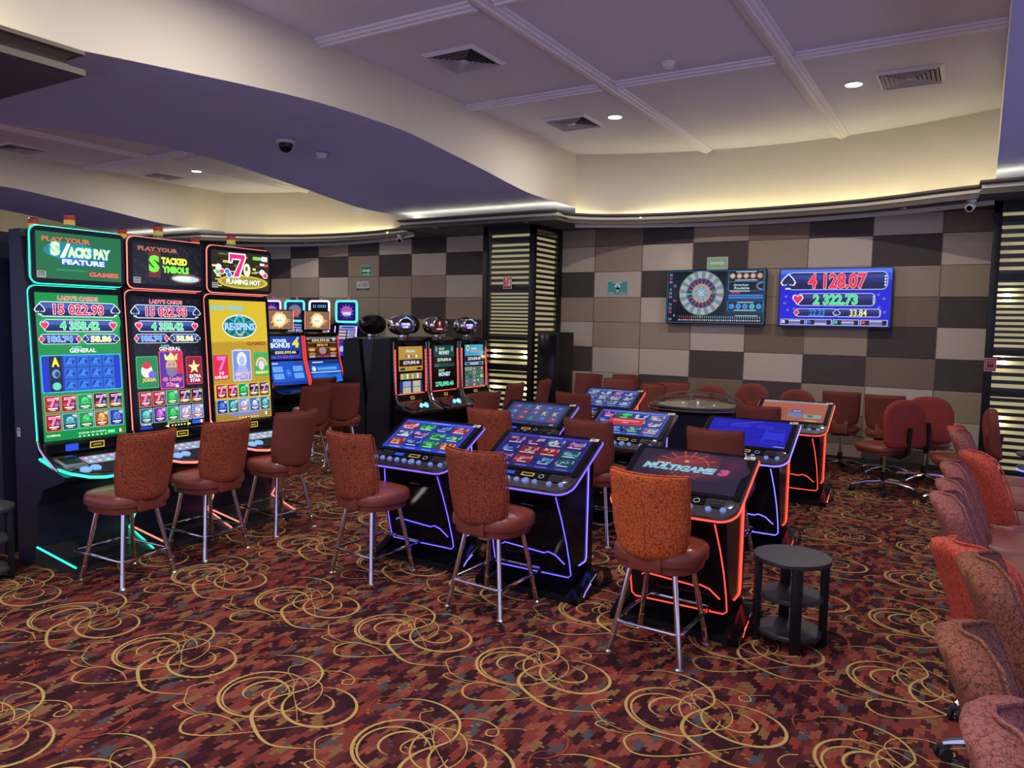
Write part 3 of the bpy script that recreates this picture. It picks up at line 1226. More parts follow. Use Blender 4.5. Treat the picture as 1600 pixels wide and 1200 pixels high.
def tile(cv, cu, cz, w, h, kind, L=1, rnd=random):
    """a small game icon: frame, ground, figure, caption"""
    K = {'p7': ((150, 20, 40), (235, 80, 140), (90, 10, 30)), 'gr': ((20, 130, 60), (60, 230, 120), (10, 90, 50)), 'bk': ((22, 16, 30), (205, 70, 200), (150, 120, 50)),
         'bl': ((26, 46, 150), (90, 140, 240), (20, 30, 100)), 'lt': ((120, 130, 190), (235, 210, 225), (170, 60, 70)), 'te': ((20, 90, 110), (110, 200, 200), (10, 60, 80)),
         'pu': ((70, 40, 130), (220, 120, 220), (60, 20, 90)), 'or': ((150, 70, 40), (250, 190, 90), (120, 30, 30)), 'rd': ((170, 40, 50), (245, 150, 140), (110, 20, 30)), 'bw': ((60, 90, 170), (220, 230, 250), (40, 50, 120))}
    bgc, fg, cap = K[kind]
    cv.rect(cu, cz, w, h, tuple(int(c * .45) for c in bgc) if w > h else (190, 150, 90) if kind in ('p7', 'bk', 'rd') else (150, 190, 200), L, r=w * .05)
    cv.rect(cu, cz, w * .93, h * .94, bgc, L + 1, r=w * .07)
    q = rnd.random
    if w > h:
        def mix(c, t, k):
            return tuple(int(a * (1 - k) + b * k) for a, b in zip(c, t))
        cv.rect(cu, cz - .2 * h, w * .93, h * .5, mix(bgc, cap, .5), L + 1.5)
        for i in range(4):
            a, b_ = (.08 + .16 * q()) * w, (.10 + .16 * q()) * h
            cv.oval(cu + (q() - .5) * .6 * w, cz + (q() - .35) * .4 * h, a, b_, mix(fg, (int(255 * q()), int(255 * q()), int(255 * q())), .35), L + 2 + i * .3, 9 + i)
        for i in range(4):
            x0, y0 = (q() - .5) * .7 * w, (q() - .4) * .5 * h
            cv.poly([(-.12 * w * (q() + .3), -.16 * h * (q() + .3)), (.12 * w * (q() + .3), -.1 * h * q()), (.04 * w * (q() - .5), .24 * h * (q() + .3))], mix(fg, (255, 255, 255), q() * .5) if i % 2 else mix(bgc, (0, 0, 20), .5), L + 3.5 + i * .2, cu + x0, cz + y0)
        cv.rect(cu + (q() - .5) * .1 * w, cz - .34 * h, w * (.5 + .3 * q()), h * .11, mix(fg, (255, 255, 255), .6), L + 5)
        for i in range(3):
            cv.rect(cu + .40 * w, cz + (.36 - i * .13) * h, w * .09, h * .07, mix(fg, (255, 255, 255), .4), L + 5)
        return
    if kind in ('p7', 'bk'):
        cv.poly([(-.26 * w, .30 * h), (.24 * w, .30 * h), (.02 * w, -.20 * h), (-.14 * w, -.20 * h), (.06 * w, .16 * h), (-.26 * w, .16 * h)], (250, 210, 230), L + 2, cu - .04 * w, cz + .06 * h)
        cv.poly([(-.22 * w, .27 * h), (.19 * w, .27 * h), (.0 * w, -.17 * h), (-.09 * w, -.17 * h), (.09 * w, .19 * h), (-.22 * w, .19 * h)], fg, L + 3, cu - .04 * w, cz + .06 * h)
        cv.oval(cu + .25 * w, cz - .05 * h, .13 * w, .10 * h, (90, 120, 210), L + 3, 10)
        cv.oval(cu - .25 * w, cz - .08 * h, .12 * w, .09 * h, (200, 50, 60), L + 3, 10)
    else:
        cv.oval(cu, cz + .10 * h, (.20 + .1 * q()) * w, (.2 + .08 * q()) * h, fg, L + 2, 14)
        cv.oval(cu + (q() - .5) * .3 * w, cz + (.06 + .2 * q()) * h, .12 * w, .12 * h, tuple(int(c * .55 + 90 * q()) for c in fg), L + 3, 10)
        cv.poly([(-.34 * w, -.10 * h), (-.1 * w, .16 * h), (.08 * w, -.02 * h), (.22 * w, .14 * h), (.36 * w, -.10 * h)], tuple(int(c * .75) for c in fg), L + 4, cu, cz)
    cv.rect(cu, cz - .26 * h, w * .86, h * .20, cap, L + 4)
    cv.rect(cu, cz - .24 * h, w * .62, h * .07, (250, 240, 220), L + 5)
    cv.rect(cu, cz - .34 * h, w * .34, h * .05, (220, 210, 190), L + 5)
    cv.rect(cu + .30 * w, cz + .36 * h, w * .26, h * .07, (220, 230, 220), L + 5)
    cv.rect(cu + .33 * w, cz + .26 * h, w * .20, h * .05, (200, 200, 215), L + 5)


# ------------------------------------------------------------------ tall slot machine
def tall_shell(led_k, top_art, low_art, label, loc, rz, group):
    r = thing('slot_machine', label, 'slot machine', loc, rz, group)
    Wd = .645
    glow = LED(led_k)
    # cabinet: plinth, recessed kick space, deck support, back box
    g = G()
    side = [(.24, .0), (.24, 2.20), (.10, 2.20), (.04, 1.80), (-.03, .80), (-.05, .70), (-.36, .63), (-.34, .60), (-.10, .52), (-.02, .40), (.0, .12), (.0, .0)]
    g.prism_x(side, -Wd / 2 + .006, Wd / 2 - .006, M_NAVY)
    g.build('cabinet', r, 25)
    g = G()
    g.add([(-.32, 0.02, .0), (.32, 0.02, .0), (.27, -.37, .0), (-.27, -.37, .0), (-.32, 0.02, .12), (.32, 0.02, .12), (.27, -.37, .035), (-.27, -.37, .035)],
          [(3, 2, 1, 0), (4, 5, 6, 7), (0, 1, 5, 4), (1, 2, 6, 5), (2, 3, 7, 6), (3, 0, 4, 7)], pm('ribbed_dark_plate', (.035, .035, .04, 1), .28))
    for k in range(7):
        y = -.35 + k * .02
        g.box((0, y, .035 + (y + .37) * .218 + .001), (.48, .006, .004), M_BLACK)
    ft = g.build('foot_plate', r)
    for sx in (-1, 1):
        g = G()
        g.tube([(sx * .318, 0.0, .125), (sx * .268, -.365, .040)], .006, glow, 6)
        g.build('light_strip', ft)
    g = G()
    g.tube([(.27, -.35, .44), (.295, -.17, .40), (.31, -.10, .32), (.312, -.09, .24), (.318, -.01, .13)], .006, glow, 6)
    g.build('light_strip', ft)
    # screens
    for nm, zc, h, y0, tilt, art in (('lower_screen', 1.305, 1.06, -.028, -.075, low_art), ('upper_screen', 2.035, .365, -.015, .0, top_art)):
        M = Matrix.Translation((0, y0 + (.04 if nm[0] == 'l' else .02), zc)) @ Matrix.Rotation(tilt, 4, 'X')
        g = G()
        Mx = M @ Matrix.Rotation(R90, 4, 'X')     # x, y of the outline -> x, z ; depth -> -y
        g.prism(rrect(Wd - .025, h, .045, 4), -.03, .028, M_BLACK, Mx)
        b_ = g.build(nm, r)
        g = G()
        pts = [(x, -.006, z) for x, z in rrect(Wd - .021, h + .004, .047, 5)]
        g.tube(pts, .0050, glow, 6, True, M)
        g.build('light_strip', b_)
        cv = CV(gain=1.35, M=M @ Matrix.Translation((0, -.0285, 0)))
        art(cv)
        d = cv.build('display', b_)
    # button deck
    M = Matrix.Translation((0, 0, 0))
    g = G()
    out = [(-.305, .0), (-.305, -.20), (-.27, -.31), (-.20, -.40), (-.12, -.435), (.12, -.435), (.20, -.40), (.27, -.31), (.305, -.20), (.305, .0)]
    Md = Matrix.Translation((0, -.045, .735)) @ Matrix.Rotation(.22, 4, 'X')
    g.prism(out[::-1], -.035, 0, M_DCHROME, Md)
    inn = [(x * .93, y * .95 - .004) for x, y in out]
    g.prism(inn[::-1], 0, .004, M_BLACKM, Md)
    dk = g.build('button_deck', r, 25)
    g = G()
    g.tube([(x * 1.012, y * 1.012, -.022) for x, y in out], .008, glow, 6, M=Md)
    g.build('light_strip', dk)
    g = G()
    g.box((0, -.075, .775), (.60, .05, .085), M_BLACK, None, .008)
    g.build('reader_panel', dk)
    cv = CV(M=Matrix.Translation((0, -.1015, .775)))
    cv.rect(-.13, .0, .085, .045, (40, 90, 240), 0, r=.004)
    cv.build('card_reader', dk)
    cv = CV(M=Matrix.Translation((0, -.1015, .775)))
    cv.rect(.04, .0, .10, .045, (225, 200, 70), 0, r=.003)
    cv.rect(.04, .0, .086, .031, (20, 18, 14), 1)
    cv.rect(.04, .0, .06, .008, (190, 170, 60), 2)
    cv.build('card_slot', dk)
    g = G()
    g.box((-.225, -.21, .012), (.13, .20, .024), M_STEEL, Md, .006)
    g.box((-.225, -.20, .026), (.10, .10, .004), M_BLACK, Md)
    g.build('bill_acceptor', dk)
    cv = CV(M=Md @ Matrix.Translation((.05, -.19, .006)) @ Matrix.Rotation(-R90, 4, 'X'))
    cv.rect(0, 0, .36, .13, (150, 150, 190), 0, r=.01)
    for i in range(6):
        for j in range(2):
            cv.rect(-.145 + i * .058, -.03 + j * .06, .05, .05, ((120, 170, 200), (190, 130, 180), (130, 200, 190))[(i + j) % 3], 1, r=.006)
            cv.oval(-.145 + i * .058, -.03 + j * .06, .012, .015, (225, 230, 240), 2, 8)
    cv.build('button_panel', dk)
    lb = led('pale_blue_button', (.25, .55, 1, 1), .9)
    for x, y in ((-.20, -.345), (-.13, -.335)):
        g = G()
        g.lathe([(.034, 0), (.034, .010), (.028, .017), (0.001, .019)], lb, 18, Md @ Matrix.Translation((x, y, .003)))
        g.build('play_button', dk)
    for sx in (-1, 1):
        g = G()
        g.tube([(sx * .308, -.02, .84), (sx * .308, -.06, .78), (sx * .306, -.12, .735), (sx * .305, -.26, .655)], [.008, .014, .018, .012], M_CHROME, 8)
        g.build('chrome_arm', r)
    # tower lamp
    g = G()
    g.tube([(0, .10, 2.2), (0, .10, 2.255)], .034, led('tower_green', rgb(30, 120, 90), .5), 16)
    g.tube([(0, .10, 2.255), (0, .10, 2.288)], .034, led('tower_yellow', rgb(230, 190, 60), .55), 16)
    g.tube([(0, .10, 2.288), (0, .10, 2.322)], .034, led('tower_red', rgb(170, 34, 24), .5), 16)
    g.tube([(0, .10, 2.322), (0, .10, 2.330)], [.034, .022], M_BLACK, 16)
    g.build('tower_lamp', r, 30)
    return r


def general_jackpots(cv, top=.38):
    cv.text("LADY'S CARDS", 0, top + .075, .27, .030, (225, 50, 90), 2, .02, out=(250, 220, 230), ofat=.05)
    jackpot_bar(cv, 0, top, .53, .100, '15 022.93', (220, 30, 50), 2, 'S', .70)
    jackpot_bar(cv, 0, top - .108, .48, .082, '4 358.42', (40, 220, 120), 2, 'H', .70)
    jackpot_bar(cv, -.135, top - .198, .255, .068, '186.74', (30, 140, 230), 2, 'D', .62)
    jackpot_bar(cv, .14, top - .198, .235, .068, '58.86', (245, 245, 130), 2, 'C', .62)
    cv.text('SUPER', -.03, top - .252, .07, .012, (120, 220, 235), 2)
    cv.text('GENERAL', .01, top - .275, .18, .028, WHT, 2, .02)


ROWS2 = [['p7', 'p7', 'gr', 'bk', 'bk'], ['p7', 'te', 'gr', 'or', 'bl']]
ROWS3 = [['p7', 'p7', 'gr', 'bk', 'bk'], ['te', 'pu', 'gr', 'lt', 'lt']]
ROWS4 = [['p7', 'p7', 'gr', 'bk', 'bk'], ['bl', 'te', 'lt', 'bw', 'te']]


def tile_rows(cv, rows, z0, w=.100, h=.112, dz=.122):
    for j, row in enumerate(rows):
        for i, k in enumerate(row):
            tile(cv, -.215 + i * .1075, z0 - j * dz, w, h, k, 2)


def art_green_low(cv):
    cv.rect(0, 0, .56, .975, (10, 130, 60), 0)
    cv.oval(.02, .30, .27, .16, (22, 150, 74), .5, 30)
    general_jackpots(cv)
    z = -.047
    cv.rect(0, z, .545, .25, (60, 170, 230), 2, r=.014)
    cv.rect(0, z, .53, .236, (14, 50, 150), 3, r=.012)
    for i in range(4):
        for j in range(3):
            u, v = -.085 + i * .088, z + .08 - j * .08
            cv.rect(u, v, .082, .074, (30, 90, 190), 4, r=.006)
            cv.oval(u, v, .030, .028, (14, 46, 140), 5, 12)
            cv.poly([(-.03, -.02), (.0, .028), (.032, .012), (.008, .004), (.02, -.024)], (44, 120, 215), 6, u, v)
    cv.rect(-.178, z, .08, .236, (18, 22, 48), 4, r=.006)
    cv.text('A', -.178, z + .078, .05, .062, (245, 220, 60), 6, .05)
    cv.oval(-.178, z, .026, .030, (90, 150, 190), 6)
    cv.oval(-.172, z - .004, .015, .02, (30, 60, 110), 7)
    cv.oval(-.178, z - .082, .028, .026, (90, 200, 180), 6)
    cv.rect(-.245, z - .02, .022, .2, (20, 40, 200), 4)
    cv.rect(.247, z - .02, .022, .2, (20, 40, 200), 4)
    tile_rows(cv, ROWS2, -.247)
    cv.text('ELEGIR UN JUEGO', .04, -.455, .19, .013, WHT, 3)
    for k in range(7):
        cv.oval(-.05 + k * .03, -.474, .007, .005, (200, 255, 200), 3, 8)
    cv.text('COBRAR', -.22, -.452, .09, .013, WHT, 3)
    cv.rect(.17, -.462, .05, .02, (110, 230, 150), 3, r=.004)
    for k, c in enumerate(((20, 120, 60), (245, 245, 245), (210, 40, 50))):
        cv.rect(.222 + k * .014, -.462, .014, .022, c, 3)


def pebble(cv, w, h, n, seed):
    rr = random.Random(seed)
    for i in range(n):
        s_ = .008 + rr.random() * .006
        cv.oval((rr.random() - .5) * (w - .03), (rr.random() - .5) * (h - .03), s_, s_, (34, 30, 46), .5, 7)


def art_black_low(cv):
    cv.rect(0, 0, .56, .975, (10, 9, 14), 0)
    pebble(cv, .56, .975, 190, 3)
    general_jackpots(cv)
    z = -.065
    cv.rect(-.185, z, .17, .235, (40, 190, 90), 2, r=.01)
    cv.rect(-.185, z, .16, .225, (30, 120, 70), 3, r=.01)
    cv.oval(-.19, z + .01, .045, .05, (235, 225, 215), 4)
    cv.oval(-.19, z + .05, .035, .025, (205, 40, 60), 5)
    cv.oval(-.15, z - .02, .03, .03, (110, 90, 210), 5)
    cv.text('JOKER', -.175, z - .06, .11, .03, (250, 200, 50), 6, .03, out=(160, 40, 160))
    cv.rect(.205, z, .14, .215, (215, 60, 90), 2, r=.01)
    cv.rect(.205, z, .13, .205, (130, 24, 50), 3, r=.01)
    star = []
    for k in range(10):
        a = PI / 2 + k * PI / 5
        q = .055 if k % 2 == 0 else .022
        star.append((q * math.cos(a), q * math.sin(a)))
    cv.poly(star, (240, 240, 150), 4, .205, z + .025)
    cv.text('EXTRA', .21, z - .045, .10, .026, WHT, 5, .03)
    cv.text('STAR', .21, z - .077, .09, .026, WHT, 5, .03)
    cv.rect(.01, z + .01, .20, .285, (235, 60, 90), 5, r=.012)
    cv.rect(.01, z + .01, .185, .27, (70, 40, 150), 6, r=.01)
    cv.rect(.055, z + .06, .09, .16, (200, 30, 60), 6.5)
    cv.oval(.01, z + .035, .048, .062, (190, 150, 130), 7)
    cv.poly([(-.05, 0), (-.055, .05), (-.028, .024), (0, .06), (.028, .024), (.055, .05), (.05, 0)], (250, 215, 130), 8, .01, z + .085)
    cv.poly([(-.048, .0), (.048, .0), (.038, -.05), (0, -.075), (-.038, -.05)], (120, 110, 130), 8, .01, z + .028)
    cv.oval(-.008, z + .05, .006, .005, (30, 30, 40), 9, 8)
    cv.oval(.028, z + .05, .006, .005, (30, 30, 40), 9, 8)
    cv.text('40 Lucky', .012, z - .062, .165, .038, (235, 50, 60), 9, .03, out=(250, 240, 240))
    cv.text('King', .012, z - .102, .10, .036, (235, 50, 60), 9, .03, out=(250, 240, 240))
    tile_rows(cv, ROWS3, -.262)
    cv.text('ELEGIR UN JUEGO', .04, -.452, .18, .012, (245, 240, 120), 3)
    for k in range(5):
        cv.oval(-.01 + k * .026, -.472, .007, .006, (250, 250, 160), 3, 8)
    cv.poly([(-.02, 0), (.012, .012), (.012, -.012)], (250, 240, 120), 3, -.05, -.472)
    cv.poly([(.02, 0), (-.012, .012), (-.012, -.012)], (250, 240, 120), 3, .13, -.472)
    cv.text('COBRAR', -.22, -.447, .08, .012, WHT, 3)
    cv.rect(-.22, -.47, .09, .02, (30, 60, 170), 3)
    cv.rect(.19, -.462, .06, .026, (40, 80, 220), 3, r=.006)
    for k, c in enumerate(((40, 130, 220), (245, 245, 245), (210, 40, 50))):
        cv.rect(.228 + k * .014, -.462, .014, .024, c, 3)


def art_yellow_low(cv):
    cv.rect(0, 0, .56, .975, (196, 170, 44), 0)
    cv.rect(0, -.02, .56, .34, (170, 138, 40), .3)
    cv.rect(0, -.40, .56, .17, (150, 118, 40), .3)
    cv.text('PLAY YOUR', -.11, .425, .31, .038, (90, 190, 235), 2, .05)
    cv.oval(0, .275, .17, .098, (215, 222, 225), 2, 36)
    cv.oval(0, .275, .160, .088, (12, 92, 96), 3, 36)
    for k in range(12):
        a = 2 * PI * k / 12
        cv.poly([(0, 0), (.155 * math.cos(a), .085 * math.sin(a)), (.155 * math.cos(a + .22), .085 * math.sin(a + .22))], (28, 140, 140), 4, 0, .275)
    cv.ring(0, .285, .058, .085, .016, (90, 180, 210), 5)
    cv.ring(0, .255, .045, .06, .012, (220, 150, 60), 5)
    cv.text('RE-SPINS', 0, .275, .30, .062, (150, 200, 245), 7, .05, out=(24, 50, 110), ofat=.09)
    cv.text('GAMES', .16, .135, .20, .032, (150, 66, 40), 2, .05)
    cv.text('SUPER', -.03, .082, .07, .012, (240, 250, 255), 2)
    cv.text('GENERAL', .01, .062, .16, .026, (235, 245, 255), 2, .02)
    z = -.055
    cv.rect(-.205, z, .14, .20, (200, 40, 70), 2, r=.008)
    cv.poly([(-.04, .07), (.05, .07), (.0, -.04), (-.03, -.04), (.015, .04), (-.04, .04)], (245, 110, 190), 4, -.20, z + .02)
    cv.text('10', -.20, z - .045, .04, .028, WHT, 4)
    cv.text('SUPER HOT', -.205, z - .078, .125, .024, WHT, 4, .02)
    cv.rect(.20, z + .015, .15, .20, (40, 160, 90), 2, r=.01)
    for k, c in enumerate(((240, 90, 90), (240, 220, 90), (90, 200, 110), (100, 140, 240))):
        cv.ring(.20, z + .0, .066 - k * .009, .08 - k * .009, .009, c, 3 + k * .3, 16, 0, PI)
    cv.oval(.20, z + .005, .03, .04, (245, 190, 205), 5)
    cv.text('RAINBOW', .20, z - .055, .13, .026, (245, 235, 120), 6, .03, out=(120, 60, 40))
    cv.rect(.0, z + .01, .185, .255, (190, 205, 245), 4, r=.012)
    cv.rect(.0, z + .01, .170, .24, (110, 130, 205), 5, r=.01)
    cv.oval(.0, z + .06, .050, .062, (205, 215, 245), 6)
    cv.oval(.0, z + .05, .026, .038, (165, 170, 225), 7)
    cv.poly([(-.07, -.06), (-.04, .01), (.04, .01), (.07, -.06)], (150, 160, 225), 6.5, .0, z)
    cv.text("AMAZONS'", .0, z - .060, .155, .036, (225, 200, 215), 8, .02, out=(120, 50, 90))
    cv.text('BATTLE', .0, z - .097, .13, .034, (225, 200, 215), 8, .02, out=(120, 50, 90))
    tile_rows(cv, ROWS4, -.25)
    cv.rect(.0, -.445, .3, .022, (110, 120, 190), 3, r=.01)
    for k in range(7):
        cv.oval(-.05 + k * .03, -.472, .007, .005, (250, 245, 190), 3, 8)
    for k, c in enumerate(((40, 130, 220), (245, 245, 245), (210, 40, 50))):
        cv.rect(.205 + k * .016, -.455, .016, .026, c, 3)


def sticker(cv, cu, cz, w=.055, h=.042, num='599'):
    cv.rect(cu, cz, w, h, (150, 150, 150), 8)
    cv.rect(cu, cz + h * .28, w * .7, h * .16, (30, 30, 30), 9)
    cv.text(num, cu, cz - h * .12, w * .8, h * .4, (25, 25, 25), 9, .02)


def art_green_top(cv):
    cv.rect(0, 0, .57, .30, (12, 96, 50), 0)
    cv.text('PLAY YOUR', -.09, .105, .32, .034, (176, 106, 64), 2, .06, out=(60, 24, 14), ofat=.10)
    cv.oval(-.06, .035, .18, .06, (20, 120, 130), .5, 24)
    cv.text('S', -.165, .045, .055, .085, (235, 235, 150), 4, .05, out=(90, 215, 255), ofat=.11)
    cv.poly([(-.02, -.045), (.028, .05), (.05, .05), (.012, -.045)], (230, 240, 250), 3, -.115, .035)
    cv.text('ACKS PAY', .06, .03, .285, .068, (226, 232, 160), 4, .05, out=(70, 190, 235), ofat=.10)
    cv.text('FEATURE', .02, -.035, .285, .034, (210, 235, 255), 4, .05, out=(24, 70, 230), ofat=.14)
    cv.text('GAMES', .16, -.108, .21, .032, (200, 104, 76), 2, .06, out=(60, 24, 14), ofat=.10)
    cv.rect(-.06, -.09, .2, .01, (30, 130, 90), 1)
    sticker(cv, -.255, -.125)


def art_black_top(cv):
    cv.rect(0, 0, .57, .30, (12, 10, 16), 0)
    pebble(cv, .57, .30, 70, 5)
    cv.text('PLAY YOUR', -.085, .105, .32, .032, (150, 100, 64), 2, .06, out=(50, 26, 18), ofat=.10)
    cv.rect(-.115, .0, .095, .20, (104, 26, 30), 1.5)
    cv.text('S', -.12, .0, .085, .125, (110, 240, 60), 4, .06, out=(20, 70, 30), ofat=.10)
    cv.text('TACKED', .045, .028, .215, .052, (225, 240, 70), 4, .06, out=(70, 90, 20), ofat=.10)
    cv.text('YMBOLS', .055, -.035, .225, .052, (120, 240, 70), 4, .06, out=(30, 80, 30), ofat=.10)
    cv.oval(.14, -.095, .13, .038, (120, 70, 30), 1, 20)
    cv.oval(.14, -.097, .115, .024, (170, 205, 245), 2, 20)
    cv.oval(.12, -.093, .07, .014, (235, 240, 250), 3, 20)
    sticker(cv, -.255, -.125, num='600')


def art_flame_top(cv):
    cv.rect(0, 0, .57, .30, (40, 36, 26), 0)
    rr = random.Random(9)
    for k in range(46):
        u, v = (rr.random() - .5) * .54, (rr.random() - .5) * .28
        cv.rect(u, v, .03 + rr.random() * .05, .006 + rr.random() * .014, rr.choice(((190, 180, 90), (120, 112, 60), (16, 14, 10), (220, 214, 130), (70, 70, 40))), .5 + rr.random(), r=.003)
    cv.oval(.02, -.09, .25, .055, (196, 172, 60), 2, 26)
    cv.oval(.02, -.09, .22, .042, (150, 140, 44), 2.5, 26)
    cv.poly([(-.075, .13), (.09, .13), (.10, .10), (.03, -.07), (-.045, -.07), (.035, .075), (-.03, .075), (-.04, .045), (-.075, .045)], WHT, 3, -.05, .01)
    cv.poly([(-.065, .12), (.08, .12), (.085, .10), (.02, -.06), (-.03, -.06), (.05, .085), (-.04, .085), (-.05, .055), (-.065, .055)], (225, 40, 110), 4, -.05, .01)
    cv.oval(.055, .01, .035, .055, (225, 230, 190), 3, 14)
    cv.oval(.05, .02, .012, .02, (60, 70, 50), 4, 10)
    for u, v, c in ((-.22, .02, (240, 240, 240)), (-.19, -.015, (220, 60, 70)), (-.14, -.01, (60, 120, 220)), (-.12, -.04, (60, 120, 220)), (-.23, -.02, (90, 190, 120)), (.21, -.0, (235, 200, 215)), (.24, -.025, (220, 60, 90))):
        cv.oval(u, v, .028, .024, WHT, 3, 12)
        cv.oval(u, v, .022, .018, c, 4, 12)
    cv.rect(.155, .112, .08, .028, (120, 200, 90), 3, r=.005)
    cv.rect(.235, .112, .06, .04, (215, 220, 225), 3, r=.005)
    cv.rect(.21, .065, .045, .02, (240, 240, 240), 3, r=.004)
    cv.rect(.25, .06, .045, .02, (220, 80, 80), 3, r=.004)
    cv.text('FLAMING HOT', .02, -.09, .34, .044, (250, 250, 220), 5, .05, out=(50, 60, 16), ofat=.12)
    sticker(cv, -.255, -.125, num='601')


def art_blank(cv):
    cv.rect(0, 0, .5, .26, (20, 24, 60), 0)


BANK = 'tall two-screen slot machines at the left'
for y, lk, ta, la, lab in ((2.89, 'green', art_green_top, art_green_low, 'tall slot machine with green screens and green light strips, nearest left'),
                           (3.545, 'pink', art_black_top, art_black_low, 'tall slot machine with black screens and a bearded king, middle of three'),
                           (4.20, 'pink', art_flame_top, art_yellow_low, 'tall slot machine with a yellow RE-SPINS screen and flaming seven on top')):
    m_ = tall_shell(lk, ta, la, lab, (-5.2, y, 0), R90, BANK)
    if lk == 'green':
        cv = CV(print_mat(), M=Matrix.Translation((-.3175, .19, .87)) @ Matrix.Rotation(-R90, 4, 'Z'))
        cv.rect(0, 0, .045, .06, (190, 190, 190), 0)
        cv.rect(0, .015, .03, .008, (90, 90, 95), 1)
        cv.build('sticker', m_)
back1 = tall_shell('pink', art_blank, art_blank, 'slot machine facing away behind the green one, tower lamp over its top left', (-5.86, 2.89, 0), -R90, 'machines back to back with the left bank')
dup(back1, 'slot machine facing away behind the black-screen one, only its tower lamp showing', (-5.86, 3.545, 0), -R90)
dup(back1, 'slot machine facing away behind the yellow-screen one, only its tower lamp showing', (-5.86, 4.20, 0), -R90)


# ------------------------------------------------------------------ slanted touch terminals
def make_terminal(lab, x, y, art, edge, side, num):
    r = thing('gaming_terminal', lab, 'gaming terminal', (x, y, 0), 0, 'slanted touch-screen terminals on the floor')
    eg, sg = LED(edge), LED(side)
    g = G()
    W2 = .35
    # floor plate with ribs
    g.prism_x([(0, 0), (0, .035), (.10, .055), (.24, .075), (.46, .075), (.50, .03), (.50, 0)], -W2 + .01, W2 - .01, M_BLACKM)
    for k in range(6):
        yk = .012 + k * .016
        g.box((0, yk, .037 + yk * .2), (.54, .006, .008), M_BLACK)
    bp_ = g.build('foot_plate', r)
    for sx in (-1, 1):
        g = G()
        fin = [(-.01, .0), (-.01, .04), (.03, .055), (.22, .145), (.30, .158), (.44, .11), (.50, .04), (.50, 0)]
        x0, x1 = sorted((sx * (W2 + .012), sx * (W2 - .045)))
        g.prism_x(fin, x0, x1, M_BLACK)
        f_ = g.build('side_fin', bp_)
        g = G()
        xs = sx * (W2 + .013)
        g.lathe([(.03, -.004), (.046, -.002), (.046, .002), (.03, .005)], M_CHROME, 20, Matrix.Translation((xs, .30, .085)) @ Matrix.Rotation(R90, 4, 'Y'))
        g.tube([(xs, .05, .04), (xs, .10, .075), (xs, .18, .105), (xs, .24, .128)], .004, M_CHROME, 6)
        g.build('fin_badge', f_)
        g = G()
        g.tube([(xs, .07, .03), (xs, .10, .055), (xs, .17, .085)], .0035, sg, 6)
        g.build('light_strip', f_)
    # cabinet
    g = G()
    prof = [(.11, .06), (.0, .45), (-.05, .66), (-.06, .70), (.14, .80), (.30, .86), (.33, .80), (.34, .06)]
    g.prism_x(prof, -.285, .285, M_BLACK)
    cab = g.build('cabinet', r, 20)
    # front outline of light, standing on the sloping front
    def fy(z):
        return .107 - (z - .07) * (.16 / .59) - .006
    g = G()
    L_ = []
    for xx, z in ((-.225, .64), (-.248, .50), (-.263, .36), (-.27, .22), (-.27, .145), (-.25, .125), (.25, .125), (.27, .145), (.27, .22), (.263, .36), (.248, .50), (.225, .64)):
        L_.append((xx, fy(z), z))
    g.tube(L_, .0033, eg, 6)
    g.build('light_strip', cab)
    g = G()
    g.tube([(xx, fy(z), z) for xx, z in ((-.20, .27), (-.18, .285), (.10, .262), (.13, .275), (.18, .26), (.235, .21))], .0035, eg, 6)
    g.build('light_strip', cab)
    cv = CV(print_mat(), M=Matrix.Translation((0, fy(.56) - .002, .56)) @ Matrix.Rotation(-.28, 4, 'X'))
    cv.rect(.02, .02, .10, .008, (150, 150, 155), 0)
    cv.rect(.02, .005, .085, .006, (120, 120, 125), 0)
    cv.build('badge', cab)
    for sx in (-1, 1):
        x_ = sx * .289
        for dy in ((0, .022) if side == 'red' else (0,)):
            g = G()
            g.tube([(x_, .25 + dy, .83), (x_, .25 + dy, .50), (x_, .25 + dy, .215), (x_, .235 + dy, .195), (x_, .15 + dy, .19)], .0036, sg, 6)
            g.build('light_strip', cab)
    # console
    th = math.atan2(.25, .45)
    Mc = Matrix.Translation((0, -.135, .695)) @ Matrix.Rotation(th, 4, 'X')
    D = .52
    g = G()
    out = []
    for (px, py) in rrect(.70, D, .03, 4, .085):
        dy = -.018 * (1 - (px / .35) ** 2) if py < -.1 else 0
        out.append((px, py + D / 2 + dy))
    g.prism(out, -.030, -.004, M_DCHROME, Mc)
    g.prism([(px * .985, (py - D / 2) * .985 + D / 2) for px, py in out], -.004, .003, M_DCHROME, Mc)
    con = g.build('console', r, 25)
    g = G()
    pts = [(px * 1.006, (py - D / 2) * 1.006 + D / 2, -.018) for px, py in out]
    g.tube(pts, .0046, eg, 6, True, Mc)
    g.build('light_strip', con)
    g = G()
    g.prism(rrect(.675, .375, .012, 3), .003, .012, M_BLACK, Mc @ Matrix.Translation((0, .325, 0)))
    bz = g.build('screen_bezel', con)
    cv = CV(M=Mc @ Matrix.Translation((0, .325, .0125)) @ Matrix.Rotation(-R90, 4, 'X'))
    art(cv)
    cv.build('display', bz)
    cv = CV(print_mat(), M=Mc @ Matrix.Translation((.305, .49, .0132)) @ Matrix.Rotation(-R90, 4, 'X'))
    cv.rect(0, 0, .058, .028, (215, 205, 190), 0, r=.003)
    cv.rect(-.012, .007, .024, .007, (70, 60, 60), 1)
    cv.text(num, .004, -.006, .038, .011, (50, 40, 40), 1, .02)
    cv.build('number_sticker', bz)
    # the panel between screen and buttons
    g = G()
    g.prism(rrect(.40, .052, .006, 2), .003, .010, M_BLACK, Mc @ Matrix.Translation((-.03, .105, 0)))
    pn = g.build('reader_panel', con)
